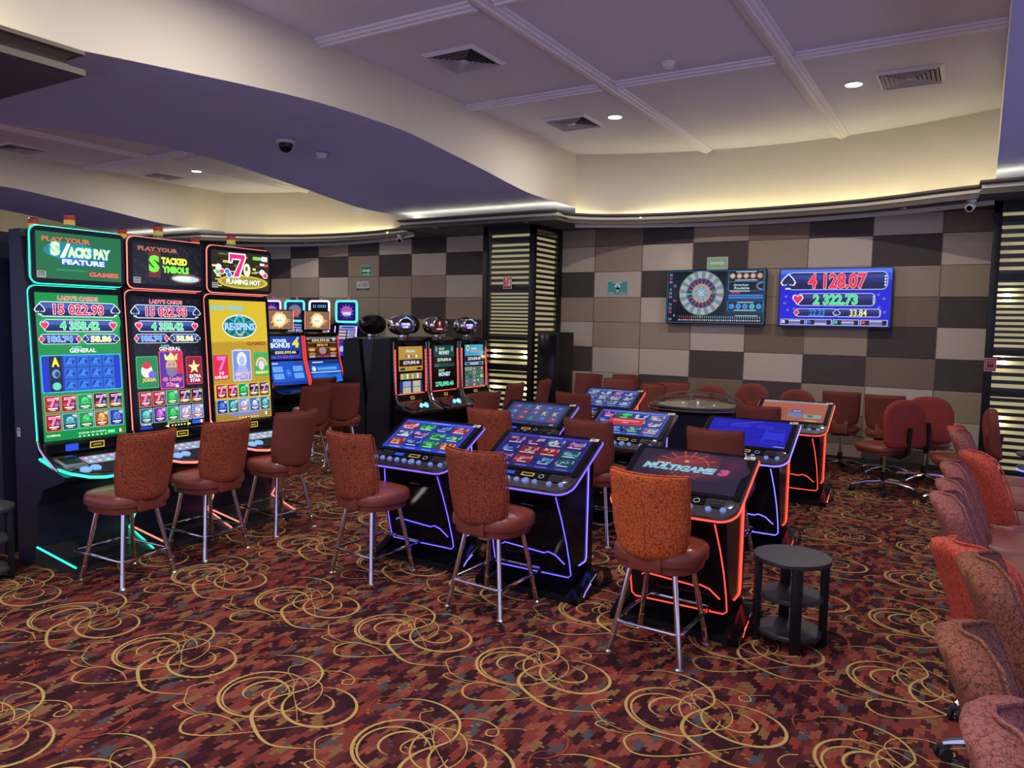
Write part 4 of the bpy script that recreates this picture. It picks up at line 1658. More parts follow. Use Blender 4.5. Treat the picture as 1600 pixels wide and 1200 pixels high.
    cv = CV(M=Mc @ Matrix.Translation((0, .105, .0105)) @ Matrix.Rotation(-R90, 4, 'X'))
    cv.rect(-.10, 0, .075, .026, (36, 84, 235), 0, r=.003)
    cv.build('card_reader', pn)
    cv = CV(M=Mc @ Matrix.Translation((0, .105, .0105)) @ Matrix.Rotation(-R90, 4, 'X'))
    cv.rect(.03, 0, .085, .030, (226, 196, 70), 0, r=.003)
    cv.rect(.03, 0, .072, .020, (22, 18, 12), 1)
    cv.build('card_slot', pn)
    cv = CV(print_mat(), M=Mc @ Matrix.Translation((0, .105, .0105)) @ Matrix.Rotation(-R90, 4, 'X'))
    cv.ring(.125, -.005, .017, .017, .003, (205, 205, 205), 1, 18)
    cv.build('key_switch', pn)
    for sx in (-1, 1):
        g = G()
        g.prism(rrect(.095, .06, .006, 2), .003, .012, M_BLACKM, Mc @ Matrix.Translation((sx * .215 + .01, .10, 0)))
        for q in (-.012, .008):
            g.box((sx * .215 + .01, .10 + q, .013), (.075, .008, .004), M_DCHROME, Mc)
        g.build('bill_slot', con)
    bl = led('soft_blue_button', (.22, .36, 1.0, 1), .55)
    for k in range(9):
        bx = -.27 + k * .062 if k < 7 else (.20, .275)[k - 7]
        by = .052 if k < 7 else (.05, .055)[k - 7]
        g = G()
        s_ = 1.0 if k != 5 else 1.35
        g.lathe([(.015 * s_, 0), (.017 * s_, .004), (.015 * s_, .011), (.010 * s_, .014), (.001, .015)], bl, 16, Mc @ Matrix.Translation((bx, by, .003)))
        g.build('button', con)
    g = G()
    g.lathe([(.034, 0), (.034, .006), (.026, .008), (.001, .008)], M_DCHROME, 20, Mc @ Matrix.Translation((.29, .105, .003)))
    g.build('key_lock', con)
    return r


def tiles43(cv, kinds, bgc, border=(60, 70, 160), dim=1.0, seed=1):
    rr = random.Random(seed)
    cv.rect(0, 0, .60, .325, bgc, 0)
    cv.rect(0, .146, .56, .018, tuple(min(255, int(c * 1.5)) for c in bgc), 1)
    for k in range(9):
        cv.rect(-.06 + k * .018, .146, .011, .008, (200, 210, 250), 2)
    for j in range(3):
        for i in range(4):
            k = kinds[j * 4 + i]
            tile(cv, -.215 + i * .143, .09 - j * .09, .132, .080, k, 2, rr)
    for i in range(4):
        cv.rect(-.2 + i * .14, -.148, .08, .012, tuple(min(255, int(c * 1.7 + 30)) for c in bgc), 2)
    cv.text('4.20', -.17, -.148, .05, .012, (220, 225, 250), 3)


def art_t1(cv):
    cv.gain = .85
    tiles43(cv, ['rd', 'gr', 'bl', 'rd', 'bw', 'pu', 'gr', 'te', 'rd', 'bl', 'gr', 'or'], (40, 70, 220), seed=2)


def art_t2(cv):
    cv.gain = .66
    tiles43(cv, ['pu', 'pu', 'bw', 'pu', 'bl', 'rd', 'rd', 'te', 'pu', 'rd', 'bl', 'te'], (40, 46, 140), seed=3)


def art_t3(cv):
    cv.gain = .75
    cv.rect(0, 0, .60, .325, (46, 36, 62), 0)
    for k in range(9):
        f = k / 8
        cv.oval(.03 - .04 * f, .04 + .04 * f, .27 * (1 - f) + .035, min(.12, .15 * (1 - f) + .015), (int(56 + 96 * f), int(38 + 22 * f), int(66 - 2 * f)), .4 + k * .12, 30)
    for k in range(6):
        f = k / 5
        cv.oval(.235, .08, .062 * (1 - f) + .01, .075 * (1 - f) + .01, (int(64 + 34 * f), 40, int(66 + 4 * f)), 1.5 + k * .05, 24)
    for a in (20, 50, 78, 100, 128, 155, 175):
        q = math.radians(a)
        cv.poly([(0, 0), (.17 * math.cos(q), .11 * math.sin(q)), (.17 * math.cos(q + .07), .11 * math.sin(q + .07))], (190, 84, 66), 1.45, -.02, .06)
    cv.ring(.0, .03, .115, .10, .004, (220, 120, 80), 1.5, 40, .2, 2.9)
    cv.ring(.0, .02, .09, .09, .003, (170, 90, 80), 1.5, 40, 3.3, 6.0)
    for k in range(7):
        cv.line(-.08 + k * .028, -.05 - .01 * (k % 3), -.06 + k * .028, -.015, .002, (190, 110, 100), 1.5)
    cv.oval(-.02, .078, .014, .010, (240, 170, 120), 2, 16)
    cv.rect(-.16, .046, .04, .009, WHT, 3)
    cv.rect(-.118, .046, .03, .009, WHT, 3)
    cv.text('MULTIGAME', -.045, .012, .40, .052, (170, 220, 240), 5, .07, out=(30, 90, 130), ofat=.12, skew=.25)
    cv.rect(-.045, .002, .40, .004, (40, 110, 150), 6.5)
    cv.text('3', .205, .012, .052, .052, (235, 90, 120), 5, .07, out=(60, 80, 190), ofat=.12, skew=.25)


def art_t4(cv):
    cv.gain = .66
    cv.rect(0, 0, .60, .325, (44, 52, 100), 0)
    cv.rect(0, .01, .56, .25, (66, 78, 130), 1, r=.01)
    for i in range(5):
        cv.rect(-.21 + i * .105, .01, .095, .24, (84, 98, 150), 2, r=.008)
    rr = random.Random(4)
    for i in range(5):
        for j in range(3):
            if (i, j) in ((2, 0), (3, 1), (4, 1)):
                cv.text('K', -.21 + i * .105, .09 - j * .08, .045, .055, (225, 225, 200), 4, .03)
            elif (i, j) == (2, 2):
                cv.text('A', -.21 + i * .105, .09 - j * .08, .045, .055, (60, 190, 170), 4, .03)
            elif (i, j) == (1, 0):
                cv.text('J', -.21 + i * .105, .09 - j * .08, .035, .055, (70, 130, 225), 4, .03)
            else:
                c = rr.choice(((60, 90, 200), (120, 90, 170), (90, 120, 190), (170, 70, 90)))
                cv.oval(-.21 + i * .105, .09 - j * .08, .036, .026, c, 3, 14)
                cv.oval(-.20 + i * .105, .095 - j * .08, .018, .014, tuple(min(255, x + 60) for x in c), 4, 10)
    cv.text('20', .24, -.145, .04, .016, WHT, 3, .03)
    cv.rect(-.1, -.145, .2, .012, (90, 100, 160), 3)


def art_t5(cv):
    cv.gain = .7
    tiles43(cv, ['bw', 'bw', 'pu', 'bw', 'bl', 'bw', 'lt', 'bw', 'bl', 'bw', 'te', 'bw'], (60, 76, 180), seed=5)


def art_t6(cv):
    cv.gain = .75
    tiles43(cv, ['pu', 'gr', 'bw', 'lt', 'bl', 'rd', 'bw', 'bw', 'bl', 'bl', 'te', 'lt'], (64, 84, 190), seed=6)
    cv.rect(-.03, .005, .30, .085, (225, 60, 74), 9, r=.006)
    for k in range(16):
        cv.rect(-.14 + k * .0145, .018, .010, .010, WHT, 10)
    cv.rect(-.03, -.008, .05, .008, WHT, 10)


def art_t7(cv):
    cv.gain = .8
    cv.rect(0, 0, .60, .325, (26, 30, 190), 0)
    c, c2 = (44, 52, 222), (70, 80, 240)
    for k in range(5):
        cv.frame(-.14 + k * .03, .085, .024, .03, .004, c2, 1)
        if k < 4:
            cv.frame(.07 + k * .03, .085, .024, .03, .004, c2, 1)
    cv.ring(-.22, .10, .03, .026, .003, c2, 1)
    cv.ring(.05, .0, .11, .10, .003, c, 1)
    cv.rect(.20, -.02, .15, .09, c, 1)
    cv.frame(.20, .035, .13, .05, .003, c2, 2)
    cv.frame(.20, -.085, .15, .06, .003, c2, 2)
    for k in range(14):
        cv.rect(-.25 + (k * 53 % 50) / 100, -.12 + (k * 37 % 24) / 100, .06, .004, c, 1)
    cv.line(-.12, .10, .09, .15, .004, (110, 120, 250), 2)
    cv.line(.22, -.145, .3, -.150, .006, (200, 190, 220), 2)


def art_t8(cv):
    cv.gain = .6
    cv.rect(0, 0, .60, .325, (206, 112, 88), 0)
    cv.rect(0, .15, .60, .03, (180, 180, 200), 1)
    for k in range(12):
        cv.rect(-.15 + k * .027, .15, .018, .009, (110, 110, 130), 2)
    cv.rect(.04, .0, .10, .05, (50, 90, 220), 2, r=.008)
    cv.text('2000', .04, .0, .07, .026, WHT, 3)
    cv.rect(.03, -.07, .12, .06, (110, 160, 220), 2, r=.006)
    cv.rect(.19, -.075, .16, .055, (130, 200, 210), 2, r=.006)
    cv.rect(.17, -.07, .05, .03, (70, 110, 120), 3)
    cv.rect(-.15, -.03, .2, .16, (190, 98, 78), 1, r=.02)
    cv.rect(.19, -.148, .1, .014, (240, 220, 160), 2)


make_terminal('left terminal of the front row, blue-lit with bright blue game icons', -3.21, 4.02, art_t1, 'violet', 'blue', '581')
make_terminal('middle terminal of the front row, violet-lit with dim blue icons', -2.29, 3.95, art_t2, 'violet', 'blue', '582')
make_terminal('red-lit front terminal whose screen reads MULTIGAME 3', -1.335, 3.90, art_t3, 'red', 'red', '583')
make_terminal('second-row terminal showing card reels with letters K and A', -3.315, 5.67, art_t4, 'violet', 'blue', '584')
make_terminal('chrome-edged second-row terminal with a red pop-up box on its screen', -2.40, 5.63, art_t6, 'off', 'blue', '585')
make_terminal('second-row terminal with a plain deep blue screen and red side light', -1.46, 5.68, art_t7, 'blue', 'red', '586')
make_terminal('third-row terminal with red edge light, left of the roulette wheel', -3.42, 7.50, art_t5, 'red', 'red', '587')
make_terminal('third-row terminal with an orange-pink screen, right of the roulette wheel', -1.50, 7.52, art_t8, 'red', 'red', '588')
# ------------------------------------------------------------------ middle bank: curved cabinets with oval toppers
def make_oval_machine(label, loc, rz, art, topper, group, lit=True):
    r = thing('slot_machine', label, 'slot machine', loc, rz, group)
    Wd = .66
    g = G()
    side = [(.33, 0), (.33, 1.42), (.12, 1.445), (.03, 1.42), (.0, 1.36), (-.02, .80), (-.06, .68), (-.20, .60), (-.30, .575), (-.31, .545), (-.16, .50), (-.02, .40), (.02, .10), (.02, 0)]
    g.prism_x(side, -Wd / 2 + .005, Wd / 2 - .005, M_BLACK)
    g.build('cabinet', r, 22)
    for sx in (-1, 1):
        g = G()
        g.tube([(sx * .315, .0, 1.40), (sx * .318, -.015, 1.1), (sx * .318, -.035, .78), (sx * .316, -.08, .66), (sx * .31, -.20, .595), (sx * .27, -.31, .57)], [.012, .014, .016, .018, .018, .012], M_DCHROME, 8)
        a_ = g.build('side_rail', r)
        if lit:
            g = G()
            n = 12
            for k in range(n):
                z0, z1 = 1.31 - k * .045, 1.31 - k * .045 - .038
                g.tube([(sx * .292, -.012 - (1.36 - z0) * .035, z0), (sx * .292, -.012 - (1.36 - z1) * .035, z1)], .0075, LED('red'), 6)
            g.build('light_strip', a_)
    Mt = Matrix.Translation((0, -.010, 1.06)) @ Matrix.Rotation(-.035, 4, 'X')
    g = G()
    g.prism(rrect(.55, .60, .02, 3), -.01, .012, M_BLACK, Mt @ Matrix.Rotation(R90, 4, 'X'))
    sc = g.build('screen', r)
    cv = CV(M=Mt @ Matrix.Translation((0, -.0125, 0)))
    art(cv)
    cv.build('display', sc)
    g = G()
    g.tube([(-.26, -.033, .765), (.26, -.033, .765)], .0045, LED('red') if lit else M_DCHROME, 6)
    g.build('light_strip', sc)
    g = G()
    g.lathe([(.001, .03), (.10, .03), (.115, .0)], M_BLACK, 24, Matrix.Translation((0, -.005, 1.385)) @ Matrix.Rotation(R90, 4, 'X') @ Matrix.Diagonal((1.15, .26, 1, 1)))
    g.build('speaker_grille', r)
    # deck
    cv = CV(M=Matrix.Translation((0, -.052, .715)) @ Matrix.Rotation(-.3, 4, 'X'))
    cv.rect(0, 0, .075, .035, (225, 196, 80), 0, r=.004)
    cv.rect(0, 0, .060, .021, (16, 14, 12), 1)
    cv.build('card_slot', r)
    Md = Matrix.Translation((0, -.18, .622)) @ Matrix.Rotation(.48, 4, 'X')
    g = G()
    g.prism(ell(.27, .10, 28), -.006, .006, M_BLACK, Md)
    dk = g.build('button_deck', r)
    lb = led('ice_blue_button', (.20, .75, 1.0, 1), 1.6)
    for bx, by, rr_ in ((.08, -.02, .036), (.03, .01, .028), (.12, .015, .028), (-.02, -.02, .022)):
        g = G()
        g.lathe([(rr_, .005), (rr_ * .9, .016), (.001, .018)], lb, 16, Md @ Matrix.Translation((bx, by, 0)))
        g.build('button', dk)
    # topper
    Mo = Matrix.Translation((0, .10, 1.605)) @ Matrix.Rotation(R90, 4, 'X')
    g = G()
    g.box((0, .11, 1.47), (.09, .07, .09), M_CHROME, None, .012)
    g.lathe([(.09, -.14), (.19, -.11), (.215, -.04), (.21, .0), (.19, .05), (.165, .06), (.155, .035), (.001, .03)], M_CHROME if lit else M_BLACK, 28, Mo @ Matrix.Diagonal((.92, .60, 1, 1)))
    tp = g.build('topper', r, 50)
    cv = CV(M=Matrix.Translation((0, .065, 1.605)))
    topper(cv)
    cv.build('topper_display', tp)
    return r


def art_m1(cv):
    cv.gain = .9
    cv.rect(0, .135, .46, .30, (196, 150, 60), 0)
    cv.text('Mystic', -.0, .225, .18, .05, (200, 240, 235), 2, .03, out=(90, 110, 120))
    for k, c in enumerate(((110, 90, 220), (235, 235, 240), (220, 70, 70), (90, 180, 120), (240, 240, 245))):
        cv.rect(-.09 + k * .05, .165, .036, .034, c, 2, r=.006)
    cv.rect(.0, .085, .44, .085, (28, 20, 20), 2)
    cv.text('$270,890.46', .01, .085, .31, .05, WHT, 3, .02)
    cv.rect(-.16, .01, .09, .03, (30, 40, 90), 2, r=.01)
    cv.rect(.16, .01, .09, .03, (60, 30, 40), 2, r=.01)
    cv.rect(0, -.08, .42, .075, (150, 140, 90), 1)
    for k in range(8):
        cv.rect(-.17 + k * .05, -.08, .04, .06, ((220, 200, 120), (110, 170, 110), (230, 225, 215), (190, 120, 70))[k % 4], 2)
    cv.rect(0, -.215, .44, .155, (44, 50, 130), 1)
    for i in range(2):
        for j in range(2):
            cv.rect(-.085 + i * .19, -.175 - j * .075, .15, .068, (206, 196, 160) if (i or j) else (150, 180, 215), 2)
            for k in range(5):
                cv.rect(-.145 + i * .19 + k * .03, -.175 - j * .075, .003, .06, (120, 110, 100), 3)
    cv.rect(0, -.288, .44, .010, (120, 150, 90), 2)


def art_m2(cv):
    cv.gain = .9
    cv.rect(0, .15, .44, .28, (20, 74, 68), 0)
    for sx in (-1, 1):
        cv.oval(sx * .17, .24, .025, .035, (120, 150, 190), 2)
    cv.text('EASY', -.05, .245, .12, .032, (200, 225, 200), 2, .04)
    cv.text('MONEY', .0, .195, .23, .05, (215, 235, 235), 2, .05, out=(40, 70, 110))
    cv.rect(0, .10, .44, .085, (26, 20, 18), 2)
    cv.text('$270,890.46', .0, .10, .30, .048, WHT, 3, .02)
    cv.rect(-.16, .03, .09, .028, (70, 100, 140), 2, r=.01)
    cv.rect(.16, .03, .09, .028, (80, 50, 80), 2, r=.01)
    cv.rect(0, -.14, .46, .28, (4, 5, 6), 0)
    cv.text('EASY', -.06, -.035, .13, .03, (190, 225, 170), 2, .05)
    cv.text('MONEY', .0, -.085, .26, .055, (205, 225, 240), 2, .06, out=(50, 90, 120))
    cv.text('270,890.46', .0, -.215, .40, .075, (110, 235, 190), 2, .05)


def art_m3(cv):
    cv.gain = .95
    cv.rect(0, .15, .44, .28, (70, 165, 215), 0)
    cv.oval(-.15, .245, .035, .04, (235, 235, 120), 1)
    cv.oval(-.15, .245, .018, .022, (40, 90, 160), 2)
    cv.text('GOLD', .0, .235, .13, .03, (240, 240, 160), 2, .04)
    cv.poly([(-.1, -.006), (.1, -.01), (.12, .012), (.05, .004), (-.1, .01)], (235, 150, 70), 2, .02, .195)
    cv.rect(0, .095, .44, .085, (26, 30, 40), 2)
    cv.text('$270,890.46', .0, .095, .30, .048, WHT, 3, .02)
    cv.rect(0, .03, .44, .04, (150, 185, 205), 2)
    cv.rect(-.15, .03, .10, .03, (30, 70, 120), 3, r=.01)
    cv.rect(.15, .03, .10, .03, (40, 60, 90), 3, r=.01)
    cv.rect(0, -.15, .46, .28, (84, 100, 104), 0)
    rr = random.Random(12)
    for i in range(5):
        for j in range(5):
            cv.rect(-.18 + i * .09, -.04 - j * .055, .08, .048, rr.choice(((70, 120, 90), (110, 110, 160), (60, 64, 70), (150, 160, 150), (150, 70, 80), (50, 100, 70))), 1)
            cv.oval(-.18 + i * .09, -.04 - j * .055, .02, .015, rr.choice(((200, 210, 190), (90, 170, 110), (60, 70, 90))), 2, 8)


def topper_a(cv):
    cv.gain = 1.1
    cv.oval(0, 0, .150, .098, (8, 8, 26), 0, 32)
    cv.ring(0, 0, .150, .098, .014, (150, 200, 255), 1, 32, .0, PI)
    cv.rect(0, -.002, .2, .06, (90, 70, 190), 1, r=.02)
    cv.text('POWER', 0, .012, .16, .03, (245, 245, 255), 3, .05, out=(90, 60, 200))
    cv.text('LINK', 0, -.022, .11, .028, (250, 220, 235), 3, .05, out=(200, 50, 90))


def topper_b(cv):
    cv.gain = 1.0
    cv.oval(0, 0, .150, .098, (36, 22, 26), 0, 32)
    cv.oval(0, .018, .035, .045, (180, 40, 50), 1)
    cv.oval(0, .03, .016, .022, (230, 190, 190), 2)
    cv.rect(0, -.045, .15, .03, (150, 40, 50), 2, r=.01)
    cv.rect(0, -.045, .12, .012, (235, 215, 220), 3)


MG = 'oval-topped machines of the middle bank'
make_oval_machine('oval-topped machine with gold jackpot screen, at the end panel', (-5.98, 7.36, 0), R90, art_m1, topper_a, MG)
make_oval_machine('oval-topped machine with big green digits on black, middle of three', (-5.98, 8.05, 0), R90, art_m2, topper_b, MG)
make_oval_machine('oval-topped machine with light blue jackpot screen, by the louvred column', (-5.98, 8.74, 0), R90, art_m3, topper_a, MG)
bk = make_oval_machine('oval-topped machine facing left, its black topper above the end panel', (-6.72, 7.36, 0), -R90, art_m1, topper_a, 'machines on the far side of the middle bank', lit=False)
dup(bk, 'oval-topped machine facing left behind the big green digits', (-6.72, 8.05, 0), -R90)
dup(bk, 'oval-topped machine facing left behind the light blue jackpot screen', (-6.72, 8.74, 0), -R90)
r = thing('end_panel', 'black folded end panel closing the middle machine bank', 'panel', (-6.35, 7.0, 0))
for sx in (-1, 1):
    g = G()
    out = [(sx * .375, 0), (sx * .375, 1.40), (sx * .33, 1.43), (sx * .12, 1.43), (sx * .012, .60), (sx * .012, 0)]
    if sx < 0:
        out = out[::-1]
    g.prism(out, -.018, .022, M_BLACKM, Matrix.Rotation(R90, 4, 'X') @ Matrix.Identity(4))
    g.build('panel_leaf', r)
g = G()
g.prism([(-.01, 0), (.01, 0), (.01, .62), (.115, 1.42), (-.115, 1.42), (-.01, .62)], -.022, -.010, M_BLACK, Matrix.Rotation(R90, 4, 'X'))
g.build('fold', r)


# ------------------------------------------------------------------ the jackpot bonus pair
def make_pair_machine(label, y, low1, low2, group):
    r = thing('slot_machine', label, 'slot machine', (-8.58, y, 0), R90, group)
    g = G()
    side = [(.40, 0), (.40, 1.46), (.08, 1.46), (.05, 1.44), (.0, 1.08), (-.12, .70), (-.16, .66), (-.34, .60), (-.34, .56), (-.06, .50), (.0, .40), (.0, 0)]
    g.prism_x(side, -.355, .355, M_BLACK)
    g.build('cabinet', r, 22)
    Ma = Matrix.Translation((0, .022, 1.235)) @ Matrix.Rotation(-.13, 4, 'X') @ Matrix.Diagonal((1.1, 1, 1, 1))
    Mb = Matrix.Translation((0, -.062, .87)) @ Matrix.Rotation(-.305, 4, 'X') @ Matrix.Diagonal((1.1, 1, 1, 1))
    for nm, M, h, art in (('upper_screen', Ma, .355, low1), ('lower_screen', Mb, .375, low2)):
        g = G()
        g.prism(rrect(.60, h, .01, 2), -.005, .012, M_BLACK, M @ Matrix.Rotation(R90, 4, 'X'))
        s_ = g.build(nm, r)
        cv = CV(M=M @ Matrix.Translation((0, -.0125, 0)))
        art(cv)
        cv.build('display', s_)
    for sx in (-1, 1):
        g = G()
        g.tube([(sx * .348, .035, 1.41), (sx * .348, -.005, 1.06), (sx * .348, -.125, .68)], [.016, .018, .022], led('dim_red_led', (.9, .05, .06, 1), .9), 6)
        g.build('light_strip', r)
    g = G()
    g.prism(ell(.28, .11, 24), -.006, .006, M_BLACK, Matrix.Translation((0, -.22, .64)) @ Matrix.Rotation(.33, 4, 'X'))
    g.build('button_deck', r)
    # box screen on top
    g = G()
    g.box((0, .22, 1.50), (.30, .12, .10), M_BLACK)
    g.build('riser', r)
    g = G()
    g.box((0, .15, 1.64), (.52, .07, .30), M_BLACK, None, .006)
    t_ = g.build('top_box', r)
    for sx in (-1, 1):
        g = G()
        g.tube([(sx * .255, .112, 1.50), (sx * .255, .112, 1.78)], .006, LED('pink'), 6)
        g.build('light_strip', t_)
    cv = CV(M=Matrix.Translation((0, .1135, 1.64)))
    cv.gain = 1.15
    cv.rect(0, 0, .47, .27, (130, 100, 80), 0)
    rr = random.Random(5)
    for k in range(22):
        a = rr.random() * 2 * PI
        L_ = .09 + rr.random() * .16
        cu, cz = max(-.23, min(.23, L_ * math.cos(a))), max(-.13, min(.13, L_ * math.sin(a)))
        n_ = Vector((-math.sin(a), math.cos(a))) * .018
        cv.poly([(n_.x, n_.y), (-n_.x, -n_.y), (cu, cz)], (240, 190, 130), 1)
    for k in range(3):
        pts = []
        for i in range(26):
            a = 2 * PI * i / 26
            q = ((.135, .110), (.115, .092), (.09, .07))[k]
            j = 1 + .22 * (rr.random() - .3)
            pts.append((q[0] * j * math.cos(a), q[1] * j * math.sin(a)))
        cv.poly(pts, ((240, 170, 100), (255, 215, 150), (255, 246, 222))[k], 2 + k * .5)
    cv.text('Bonus', -.005, -.005, .10, .03, (170, 130, 100), 4, .03, skew=.3)
    cv.build('display', t_)
    return r


def art_pb1(cv):
    cv.rect(0, 0, .57, .33, (22, 60, 170), 0)
    cv.text('POWER', -.07, .10, .23, .055, (210, 235, 250), 3, .05, out=(30, 90, 170))
    cv.text('BONUS', -.07, .035, .33, .075, (210, 235, 250), 3, .06, out=(30, 90, 170))
    cv.text('4', .19, .065, .12, .13, (225, 235, 60), 3, .07, out=(120, 140, 30))
    cv.rect(0, -.07, .48, .065, (16, 14, 16), 2)
    cv.text('$203,593.86', .01, -.07, .36, .045, (245, 240, 200), 3, .03)
    for k, c in enumerate(((60, 90, 200), (110, 60, 190), (150, 60, 180), (70, 80, 200), (90, 50, 150))):
        cv.rect(-.20 + k * .1, -.135, .085, .03, c, 2, r=.01)
    cv.oval(.24, .14, .022, .022, (150, 200, 240), 3)


def art_pb1b(cv):
    cv.rect(0, 0, .57, .35, (14, 86, 210), 0)
    cv.rect(0, -.15, .57, .05, (10, 60, 170), 1)
    for sx in (-1, 1):
        for j in range(2):
            cv.rect(sx * .17, .06 - j * .105, .17, .085, (50, 130, 230), 2)
            for k in range(5):
                for q in range(3):
                    cv.rect(sx * .17 - .066 + k * .033, .087 - j * .105 - q * .027, .027, .021, (130, 185, 240), 3)
    cv.oval(0, .0, .045, .05, (40, 110, 225), 2)
    cv.ring(0, .0, .045, .05, .005, (90, 160, 245), 3)
    cv.poly([(-.01, -.02), (.02, 0), (-.01, .02)], (120, 180, 250), 3)
    cv.rect(-.2, .145, .1, .02, (200, 220, 245), 2)
    cv.rect(.2, .14, .13, .03, (60, 70, 110), 2, r=.01)


def art_pb2(cv):
    cv.rect(0, 0, .57, .33, (74, 40, 26), 0)
    cv.rect(0, .13, .57, .03, (110, 150, 190), 1)
    cv.rect(-.02, .10, .40, .055, (30, 18, 12), 2)
    cv.text('$203,593.86', -.02, .10, .34, .042, (250, 225, 140), 3, .03)
    cv.rect(.0, .03, .30, .045, (30, 18, 12), 2)
    cv.text('$536.13', .0, .03, .2, .034, (250, 225, 140), 3, .03)
    for sx in (-1, 1):
        cv.oval(sx * .2, -.04, .065, .022, (220, 170, 90), 2)
        cv.oval(sx * .2, -.10, .065, .02, (180, 120, 70), 2)
    cv.oval(0, -.055, .07, .055, (210, 120, 60), 2)
    cv.oval(0, -.055, .045, .035, (110, 150, 190), 3)
    for k, c in enumerate(((190, 170, 190), (120, 60, 150), (150, 60, 120), (170, 150, 190))):
        cv.rect(-.2 + k * .13, -.142, .11, .03, c, 2, r=.01)
    cv.oval(.23, .12, .03, .03, (170, 190, 220), 3)
    cv.rect(0, .066, .55, .006, (230, 170, 90), 2)
    cv.rect(0, -.012, .55, .006, (200, 130, 70), 2)


def art_pb2b(cv):
    cv.rect(0, 0, .57, .35, (18, 84, 200), 0)
    cv.rect(0, .14, .57, .06, (26, 50, 130), 1)
    cv.rect(-.13, .14, .2, .02, (200, 215, 240), 2)
    cv.rect(.16, .13, .16, .03, (40, 40, 70), 2)
    cv.rect(.03, .04, .42, .065, (30, 110, 215), 2)
    for k in range(8):
        cv.rect(-.13 + k * .045, .04, .034, .04, (110, 180, 235), 3)
    cv.oval(-.22, .04, .035, .038, (225, 230, 235), 3)
    cv.rect(0, -.015, .57, .014, (225, 225, 200), 2)
    for k in range(5):
        cv.poly([(-.27, -.0), (-.1, .02), (.1, -.015), (.27, .012), (.27, -.012), (.1, -.03), (-.1, .0), (-.27, -.02)], (40, 120, 225), 2, 0, -.06 - k * .025)


PG = 'jackpot bonus machines facing right'
make_pair_machine('slot machine reading POWER BONUS 4 with an exploding top screen', 7.72, art_pb1, art_pb1b, PG)
make_pair_machine('slot machine with brown jackpot screen and exploding top screen, right of the pair', 8.465, art_pb2, art_pb2b, PG)


# ------------------------------------------------------------------ four framed-top machines along the wall
def make_wall_machine(label, x, k, art, group):
    r = thing('slot_machine', label, 'slot machine', (x, 9.58, 0), 0, group)
    g = G()
    side = [(.45, 0), (.45, 1.60), (.12, 1.60), (.05, 1.2), (-.02, .75), (-.25, .66), (-.25, .62), (.02, .5), (.02, 0)]
    g.prism_x(side, -.26, .26, M_BLACK)
    g.build('cabinet', r, 22)
    g = G()
    g.prism(rrect(.46, .34, .05, 3), -.02, .02, M_BLACK, Matrix.Translation((0, .07, 1.80)) @ Matrix.Rotation(R90, 4, 'X'))
    s_ = g.build('upper_screen', r)
    g = G()
    g.tube([(x_, .045, 1.80 + z) for x_, z in rrect(.47, .35, .05, 4)], .018, LED(k), 6, True)
    g.build('light_frame', s_)
    cv = CV(M=Matrix.Translation((0, .049, 1.80)))
    art(cv)
    cv.build('display', s_)
    M = Matrix.Translation((0, .065, 1.36)) @ Matrix.Rotation(-.14, 4, 'X')
    cv = CV(M=M)
    cv.rect(0, .05, .44, .32, (60, 50, 150), 0)
    cv.rect(0, .17, .40, .06, (150, 180, 235), 1)
    cv.rect(0, .17, .3, .03, (50, 60, 150), 2)
    for j in range(3):
        cv.rect(-.12, .10 - j * .055, .16, .035, (215, 180, 150), 2)
        cv.rect(.10, .10 - j * .055, .20, .035, (225, 230, 235), 2)
        cv.rect(.10, .10 - j * .055, .15, .018, (40, 40, 50), 3)
    cv.rect(0, -.22, .44, .2, (40, 60, 200), 0)
    cv.oval(-.1, -.2, .06, .05, (150, 200, 245), 1)
    cv.oval(.08, -.22, .07, .04, (110, 120, 235), 1)
    cv.build('display', r)
    g = G()
    for sx in (-1, 1):
        g.tube([(sx * .245, .03, 1.55), (sx * .25, .0, 1.25), (sx * .25, -.03, .85)], .008, LED('lilac'), 6)
    g.build('light_strip', r)
    g = G()
    g.tube([(0, .1, 1.98), (0, .1, 2.07)], .022, led('lamp_rose', rgb(200, 110, 130), .5), 12)
    g.build('tower_lamp', r)
    return r


def art_mega(cv):
    cv.rect(0, 0, .42, .30, (30, 20, 90), 0)
    rr = random.Random(3)
    for i in range(12):
        a = 2 * PI * i / 12
        cv.poly([(0, 0), (.17 * math.cos(a), .13 * math.sin(a)), (.17 * math.cos(a + .2), .13 * math.sin(a + .2))], (90, 60, 200), 1)
    cv.oval(0, 0, .13, .09, (150, 110, 225), 2)
    cv.text('MEGA', 0, .035, .22, .05, (225, 60, 90), 4, .06, out=(250, 230, 245))
    cv.text('WINS', 0, -.035, .19, .055, (240, 240, 250), 4, .06, out=(110, 50, 170))


def art_face(cv):
    cv.rect(0, 0, .42, .30, (36, 40, 80), 0)
    cv.oval(0, .01, .16, .10, (120, 120, 150), 1)
    cv.text('MEGA', 0, -.01, .26, .06, (230, 90, 60), 3, .06, out=(245, 220, 190))
    cv.text('WINS', 0, -.085, .2, .05, (235, 80, 60), 3, .06, out=(245, 220, 190))


def art_eights(cv):
    cv.rect(0, 0, .42, .30, (8, 10, 30), 0)
    cv.text('11 11111', 0, .085, .3, .05, (120, 200, 250), 3, .05)
    cv.rect(0, -.05, .42, .2, (10, 10, 16), 1)


